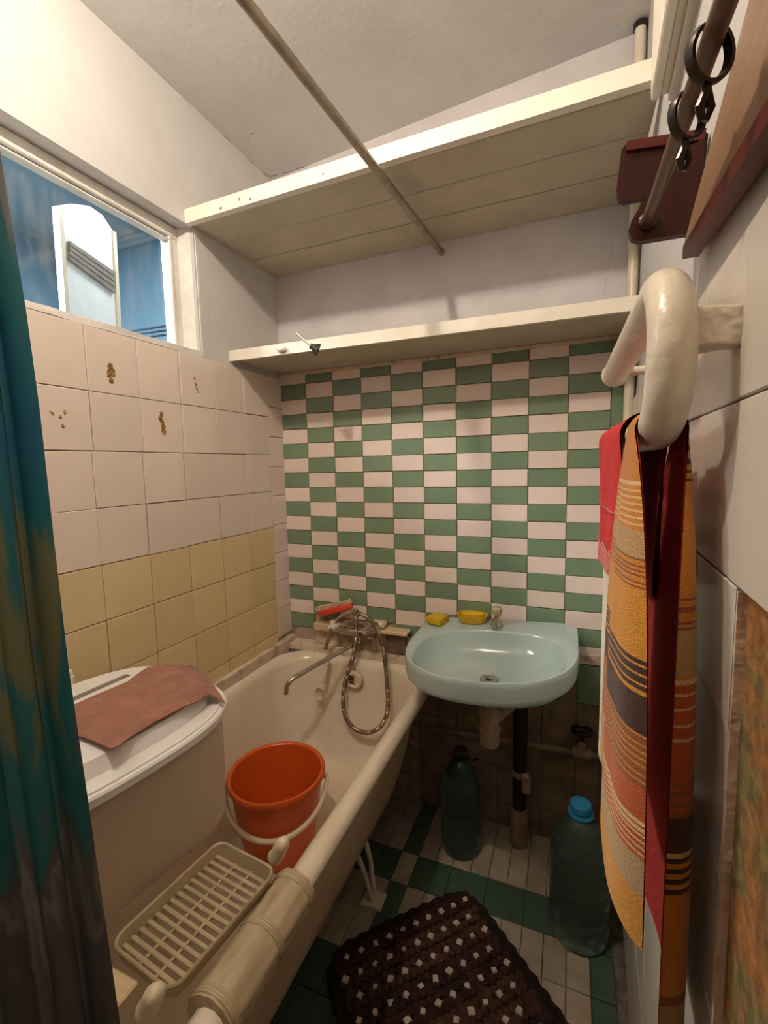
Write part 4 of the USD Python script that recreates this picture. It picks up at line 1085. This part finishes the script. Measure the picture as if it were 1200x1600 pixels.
def stripes(z0, z1, n, a, b, duty=0.5):
    w = (z1 - z0) / n
    for k in range(n):
        band(z0 + k * w, 0, a); band(z0 + (k + duty) * w, 0, b)


band(ZH, 0, Y_); band(zs(1430), 0, PA)
stripes(zs(1365), zs(1305), 6, RD, CR, 0.55); band(zs(1305), 0, RD); stripes(zs(1252), zs(1172), 7, BRN, O_, 0.7)
band(zs(1172), 0, DK); stripes(zs(1118), zs(1048), 5, DK, Y_, 0.62)
band(zs(1045), 0, Y_); band(zs(938), 0, BRN); band(zs(935.5), 0, Y_); band(zs(931), 0, BRN); band(zs(928.5), 0, O_); stripes(zs(926), zs(892), 4, O_, BRN, 0.72)
stripes(zs(890), zs(840), 9, PA, (0.50, 0.30, 0.12), 0.6); stripes(zs(840), zs(758), 7, O_, CR, 0.62); band(zs(756), 0, (0.56, 0.20, 0.03))
back = [(0.0, DK), (0.006, O_), (0.010, DK), (0.020, PA), (0.027, DK), (0.034, PA), (0.041, DK), (0.046, PA), (0.053, DK), (0.057, Y_), (0.064, DK), (0.067, Y_), (0.070, DK), (0.073, O_), (0.178, BRN), (0.181, O_), (0.186, BRN), (0.189, O_), (0.197, BRN), (0.200, PA), (0.204, BRN), (0.207, PA), (0.212, PA), (0.246, O_), (0.250, CR), (0.255, RD), (0.262, CR), (0.265, RD), (0.275, CR), (0.278, RD), (0.290, CR), (0.293, RD), (0.305, CR), (0.307, RD), (0.345, BRN), (0.349, RD), (0.354, BRN), (0.358, RD), (0.363, BRN), (0.368, RD), (0.373, BRN), (0.380, DK), (0.412, CR), (0.417, DK), (0.423, Y_), (0.428, DK), (0.433, Y_), (0.438, DK), (0.445, Y_), (0.449, DK), (0.453, O_), (0.56, BRN), (0.57, PA), (0.60, RD), (0.605, PA), (0.61, RD)]
TL2 = 0.66
M['striped'] = usdkit.material(stage, '/World/Looks/striped_cloth', {
    'uv': ('texture_coordinate', {}), 'sx': ('separate_xyz', {}), 'r': ('rgb_ramp', {'ramp': [((z - ZH) / TLEN, c) for z, c in front], 'interpolate': False}), 'r2': ('rgb_ramp', {'ramp': [(s / TL2, c) for s, c in back], 'interpolate': False}),
    's1': ('math', {'math_type': 'multiply', 'value2': 1 / TLEN}), 's2': ('math', {'math_type': 'subtract', 'value2': TLEN}), 's3': ('math', {'math_type': 'multiply', 'value2': 1 / TL2}), 'gt': ('math', {'math_type': 'greater_than', 'value2': TLEN}), 'mx': ('mix_color', {}),
    'mp': ('mapping', {'scale': (300.0, 700.0, 1.0)}), 'n': ('noise_texture', {'scale': 1.0, 'detail': 2.0}), 'b': ('bump', {'strength': 0.7, 'distance': 0.002}), 'mr': ('map_range', {'from_min': 0.2, 'from_max': 0.8, 'to_min': 0.62, 'to_max': 1.15}),
    'cc': ('combine_color', {}), 'mm': ('mix_color', {'blend_type': 'multiply', 'fac': 1.0}), 'p': ('principled_bsdf', {'roughness': 1.0, 'sheen_weight': 0.15})},
    [('uv.UV', 'sx.vector'), ('sx.y', 's1.value1'), ('s1.value', 'r.fac'), ('sx.y', 's2.value1'), ('s2.value', 's3.value1'), ('s3.value', 'r2.fac'), ('sx.y', 'gt.value1'), ('gt.value', 'mx.fac'), ('r.color', 'mx.a'), ('r2.color', 'mx.b'),
     ('uv.UV', 'mp.vector'), ('mp.vector', 'n.vector'), ('n.fac', 'b.height'), ('n.fac', 'mr.value'), ('mr.result', 'cc.r'), ('mr.result', 'cc.g'), ('mr.result', 'cc.b'),
     ('mx.result', 'mm.a'), ('cc.color', 'mm.b'), ('mm.result', 'p.base_color'), ('b.normal', 'p.normal')], surface='p.BSDF')


def towel_section(s, tn, pr):
    """s: metres from the front hem up, over the pipe and down the wall side; tn 0 far .. 1 near. -> point"""
    yf, yn, plan_l, plan_r, hem, up, fold, seed, hemcut, rate = pr
    zc, rt = ZL, RR + up
    sv = zc - hem
    yc = yf + (yn - yf) * tn
    xc = railx(yc)
    if s < sv:
        e0, side, plan = 1 - s / sv, -1, plan_l
        z = hem + s + hemcut(tn) * max(0, 1 - s / 0.12)
    elif s < sv + np.pi * rt:
        a = np.pi - (s - sv) / rt
        return np.array([xc + rt * math.cos(a), yc, zc + rt * math.sin(a)])
    else:
        z = zc - (s - sv - np.pi * rt)
        e0, side, plan = min(1, (zc - z) / 0.45), 1, plan_r
    e = 1 - math.exp(-e0 * rate)
    u = tn * (len(plan) - 1); k = min(int(u), len(plan) - 2); w = u - k
    px_, py_ = np.array(plan[k]) * (1 - w) + np.array(plan[k + 1]) * w
    x = (xc + side * rt) * (1 - e) + px_ * e
    y = yc * (1 - e) + py_ * e
    x += fold * e * math.sin(tn * 13 + seed + 1.5 * e0) * side
    y += fold * 1.2 * e * math.cos(tn * 9 + seed + e0) * (tn > 0.5)
    return np.array([x, y, z])


def smooth_plan(p):
    return spline(np.array(p, float), 41).tolist()


def make_towel(t, pr, total, nt, ns, mo, mi, uvs=False):
    G = np.zeros((nt, ns, 3)); UV = np.zeros((nt, ns, 2))
    for i in range(nt):
        for j in range(ns):
            s = total * j / (ns - 1)
            G[i, j] = towel_section(s, i / (nt - 1), pr)
            UV[i, j] = (i / (nt - 1) * 0.25, s)
    m = grid_sheet(G)
    obj('face', m, mo, t, smooth=True, uv=UV.reshape(-1, 2))
    V, Fc = np.array(m.vertices), np.array(m.faces)
    N = np.zeros_like(V); fn = np.cross(V[Fc[:, 1]] - V[Fc[:, 0]], V[Fc[:, 2]] - V[Fc[:, 0]])
    for k in range(3):
        np.add.at(N, Fc[:, k], fn)
    N /= np.linalg.norm(N, axis=1)[:, None]
    mid = np.array([railx(-1.1), 0, 1.2])
    sgn = np.sign((N * (V - np.array([1.222, V[:, 1].mean(), 1.2]))).sum(1).mean())
    inn = trimesh.Trimesh(V - sgn * N * 0.0022, Fc, process=False)
    obj('reverse', inn, mi, t, smooth=True, uv=UV.reshape(-1, 2))


tA = thing('striped_towel', 'long orange towel with brown and cream stripes on the lower rail', 'towel', (1.22, -1.12, 1.42))
prA = (-1.10, -1.150, smooth_plan([(1.1935, -1.02), (1.1885, -1.12), (1.1885, -1.185), (1.193, -1.212), (1.2045, -1.232), (1.2165, -1.243)]),
       smooth_plan([(1.246, -0.96), (1.256, -1.08), (1.262, -1.165), (1.258, -1.200), (1.247, -1.212), (1.234, -1.217)]), ZH, 0.0035, 0.0016, 0.4, lambda t: 0.055 * (1 - t) ** 1.2 + 0.035 * max(0, t - 0.72) + 0.006 * math.sin(17 * t), 3.6)
make_towel(tA, prA, (ZL - ZH) + np.pi * (RR + 0.0035) + 0.60, 60, 260, M['striped'], M['towel_inside'])
tB = thing('red_towel', 'short bright red terry towel with a pink lace hem', 'towel', (1.21, -0.95, 1.42))
HB = 1.232
prB = (-0.80, -1.06, smooth_plan([(1.198, -0.80), (1.194, -0.90), (1.196, -1.00), (1.206, -1.068)]), smooth_plan([(1.242, -0.80), (1.243, -0.90), (1.245, -1.00), (1.242, -1.05)]), HB, 0.006, 0.0022, 2.0, lambda t: 0.012 * t, 5.0)
make_towel(tB, prB, (ZL - HB) + np.pi * (RR + 0.006) + 0.20, 30, 90, M['red_towel'], M['towel_inside'])
lace = []
for zz, hh, pr_ in ((HB + 0.000, 0.034, 0.0016), (HB + 0.088, 0.0025, 0.0016)):
    G = np.zeros((30, 6, 3))
    for i in range(30):
        for j in range(6):
            p = towel_section(zz - HB + hh * j / 5 + 0.003 * math.sin(i * 1.3) * (hh > 0.01 and j == 5), i / 29, prB)
            G[i, j] = p - np.array([pr_, 0, 0])
    lace.append(grid_sheet(G, 0.001))
obj('lace_trim', CONCAT(lace), M['pink_lace'], tB, smooth=True)

# ------------------------------------------------------------------ wooden curtain cornice on the right wall
kz = thing('curtain_cornice', 'dark wooden curtain cornice with a thin rod on the right wall', 'curtain cornice', (1.25, -0.98, 1.70))
bpoly = [(1.207, 1.788), (1.2015, 1.782), (1.197, 1.735), (1.200, 1.724), (1.206, 1.720), (1.235, 1.720), (1.29, 1.70), (1.294, 1.775), (1.290, 1.780)]
m = extrude(bpoly, 0.012); m.apply_translation([0, -0.972, 0])
obj('end_plate', m, M['mahogany'], kz, smooth=30)
m = extrude([(1.207, 1.7885), (1.2065, 1.7775), (1.290, 1.768), (1.291, 1.780)], 0.004); m.apply_translation([0, -0.9765, 0])
obj('top_strip', m, M['red_edge'], kz, smooth=False)
lp = [(1.231, 1.716), (1.214, 1.688), (1.2105, 1.676), (1.214, 1.667), (1.224, 1.662), (1.27, 1.661), (1.288, 1.659), (1.288, 1.764), (1.250, 1.752)]
m = extrude(lp, 0.012); m.apply_translation([0, -0.986, 0])
obj('end_plate', m, M['mahogany'], kz, smooth=30)
bq = [(rx(y, o), y, z) for y, z0, z1 in ((-0.974, 1.640, 1.657), (-1.8, 1.547, 1.89)) for o in (0.010, 0.022) for z in (z0, z1)]
obj('back_board', trimesh.convex.convex_hull(np.array(bq)), M['tan_wood'], kz, smooth=False)
re = [(rx(y, o), y, z0 + z) for (y, z0) in ((-0.99, 1.639), (-1.8, 1.546)) for o in (0.009, 0.026) for z in (-0.009, 0.006)]
obj('lower_edge', trimesh.convex.convex_hull(np.array(re)), M['red_edge'], kz, smooth=False)
r0, r1 = np.array([1.2315, -0.976, 1.683]), np.array([1.2305, -1.75, 1.648])
obj('rod', tube([r0 + (r1 - r0) * t for t in np.linspace(0, 1, 8)], 0.0072, 16), M['rod_wood'], kz)
obj('rod_socket', lathe([(0.0, 0.0), (0.0105, 0.0), (0.0105, 0.004), (0.008, 0.006), (0.0, 0.006)], 18, 1, (1.2315, -0.9865, 1.6825)), M['dark_ring'], kz)


def ring_clip(y, label, tilt):
    p = r0 + (r1 - r0) * ((y - r0[1]) / (r1[1] - r0[1]))
    t = thing('curtain_ring', label, 'curtain ring', p)
    R_ = 0.0155
    c = p + np.array([0.0, 0.0, -R_ + 0.0095])
    ax1 = np.array([math.cos(tilt), math.sin(tilt), 0]); ax2 = np.array([0.0, -0.25, 0.97]); ax2 /= np.linalg.norm(ax2)
    ax3 = np.cross(ax1, ax2)
    obj('ring', orient(loft([np.array([c + r_ * (math.cos(a) * ax1 + math.sin(a) * ax2) + h_ * ax3 for a in np.linspace(0, 2 * np.pi, 48, endpoint=False)]) for r_, h_ in ((R_ + .0012, -.0036), (R_ + .0018, 0), (R_ + .0012, .0036), (R_ - .0012, .0036), (R_ - .0018, 0), (R_ - .0012, -.0036), (R_ + .0012, -.0036))], False, False)), M['dark_ring'], t)
    b = c - ax2 * R_
    obj('clip', CONCAT([tube([b, b - ax2 * 0.006 + ax1 * s * 0.001, b - ax2 * 0.014 + ax1 * s * 0.0045, b - ax2 * 0.022 + ax1 * s * 0.0015], [0.0022, 0.003, 0.0032, 0.0022], 8) for s in (-1, 1)]), M['dark_ring'], t)


ring_clip(-1.262, 'nearer dark metal curtain ring with clip on the wooden rod', 0.55)
ring_clip(-1.197, 'farther dark metal curtain ring with clip near the end plate', 0.65)

# ------------------------------------------------------------------ things in the kitchen beyond the window
ku = np.array([-0.325, 0.946, 0])                       # the panel's width direction
p0 = at(93, 322, 0, -0.62); p1b = at(105, 500, 0, -0.62)
kn0 = np.array([ku[1], -ku[0], 0])
# intersect the pixel rays with the panel's plane
def on_panel(u, v):
    d = ROT.T @ np.array([(u - 600) / F_PX, (v - 800) / F_PX, 1.0])
    t = ((p0 - CAM) @ kn0) / (d @ kn0)
    q = CAM + d * t
    return np.array([(q - p0) @ ku, q[2]])


def panel_mesh(px, t0, t1):
    poly = [on_panel(u, v) for u, v in px]
    m = trimesh.creation.extrude_polygon(Polygon(poly).buffer(0), t1 - t0, engine='earcut')
    v = m.vertices
    m.vertices = p0 + v[:, :1] * ku + (v[:, 2:] + t0) * kn0 + np.column_stack([np.zeros((len(v), 2)), v[:, 1] - p0[2]])
    return orient(m)


kp_ = thing('kitchen_panel', 'white louvred panel with a rounded top seen through the window', 'panel', p0)
obj('panel', panel_mesh([(88, 322), (112, 318), (140, 322), (160, 336), (177, 362), (179, 372), (190, 560), (106, 560)], -0.018, 0.0), M['kitchen_white'], kp_, smooth=False)
obj('edge_strip', CONCAT([panel_mesh([(88, 322), (94, 320), (111, 560), (105, 560)], 0.0005, 0.008), panel_mesh([(174, 360), (179, 364), (190, 560), (184, 560)], 0.0005, 0.008)]), M['ivory'], kp_, smooth=False)
for k in range(4):
    a0, a1 = 377 + k * 7.6, 426 + k * 8.6
    obj('louvre', panel_mesh([(104, a0), (176, a1), (176, a1 + 6.6), (104, a0 + 5.8)], 0.0005, 0.014), M['kitchen_slot'], kp_, smooth=False)
for k in range(3):
    a, b = at(200, 517 + 6 * k, 0, -0.7), at(280, 503 + 7 * k, 0, -0.7)
    q0 = np.array([-0.55, 0.60, a[2]]); 
    ua_, ub_ = at(195, 519 + 6.5 * k, 1, 0.0), at(290, 505 + 7 * k, 1, 0.0)
    dcd = ub_ - ua_
    obj('clothesline', tube([ua_ - dcd * 1.2, ua_, ub_, ub_ + dcd * 0.15], 0.0045, 8), M['cord_dark'], label=('highest', 'middle', 'lowest')[k] + ' of three dark clothesline cords in the blue kitchen', category='clothesline', group='clotheslines beyond the window', loc=ua_)
obj('trim_4', cbox(-1.65, -0.142, 0.27, 0.30, 2.645, 2.70, 0.008), M['kitchen_ceiling'], kind='structure', smooth=False)
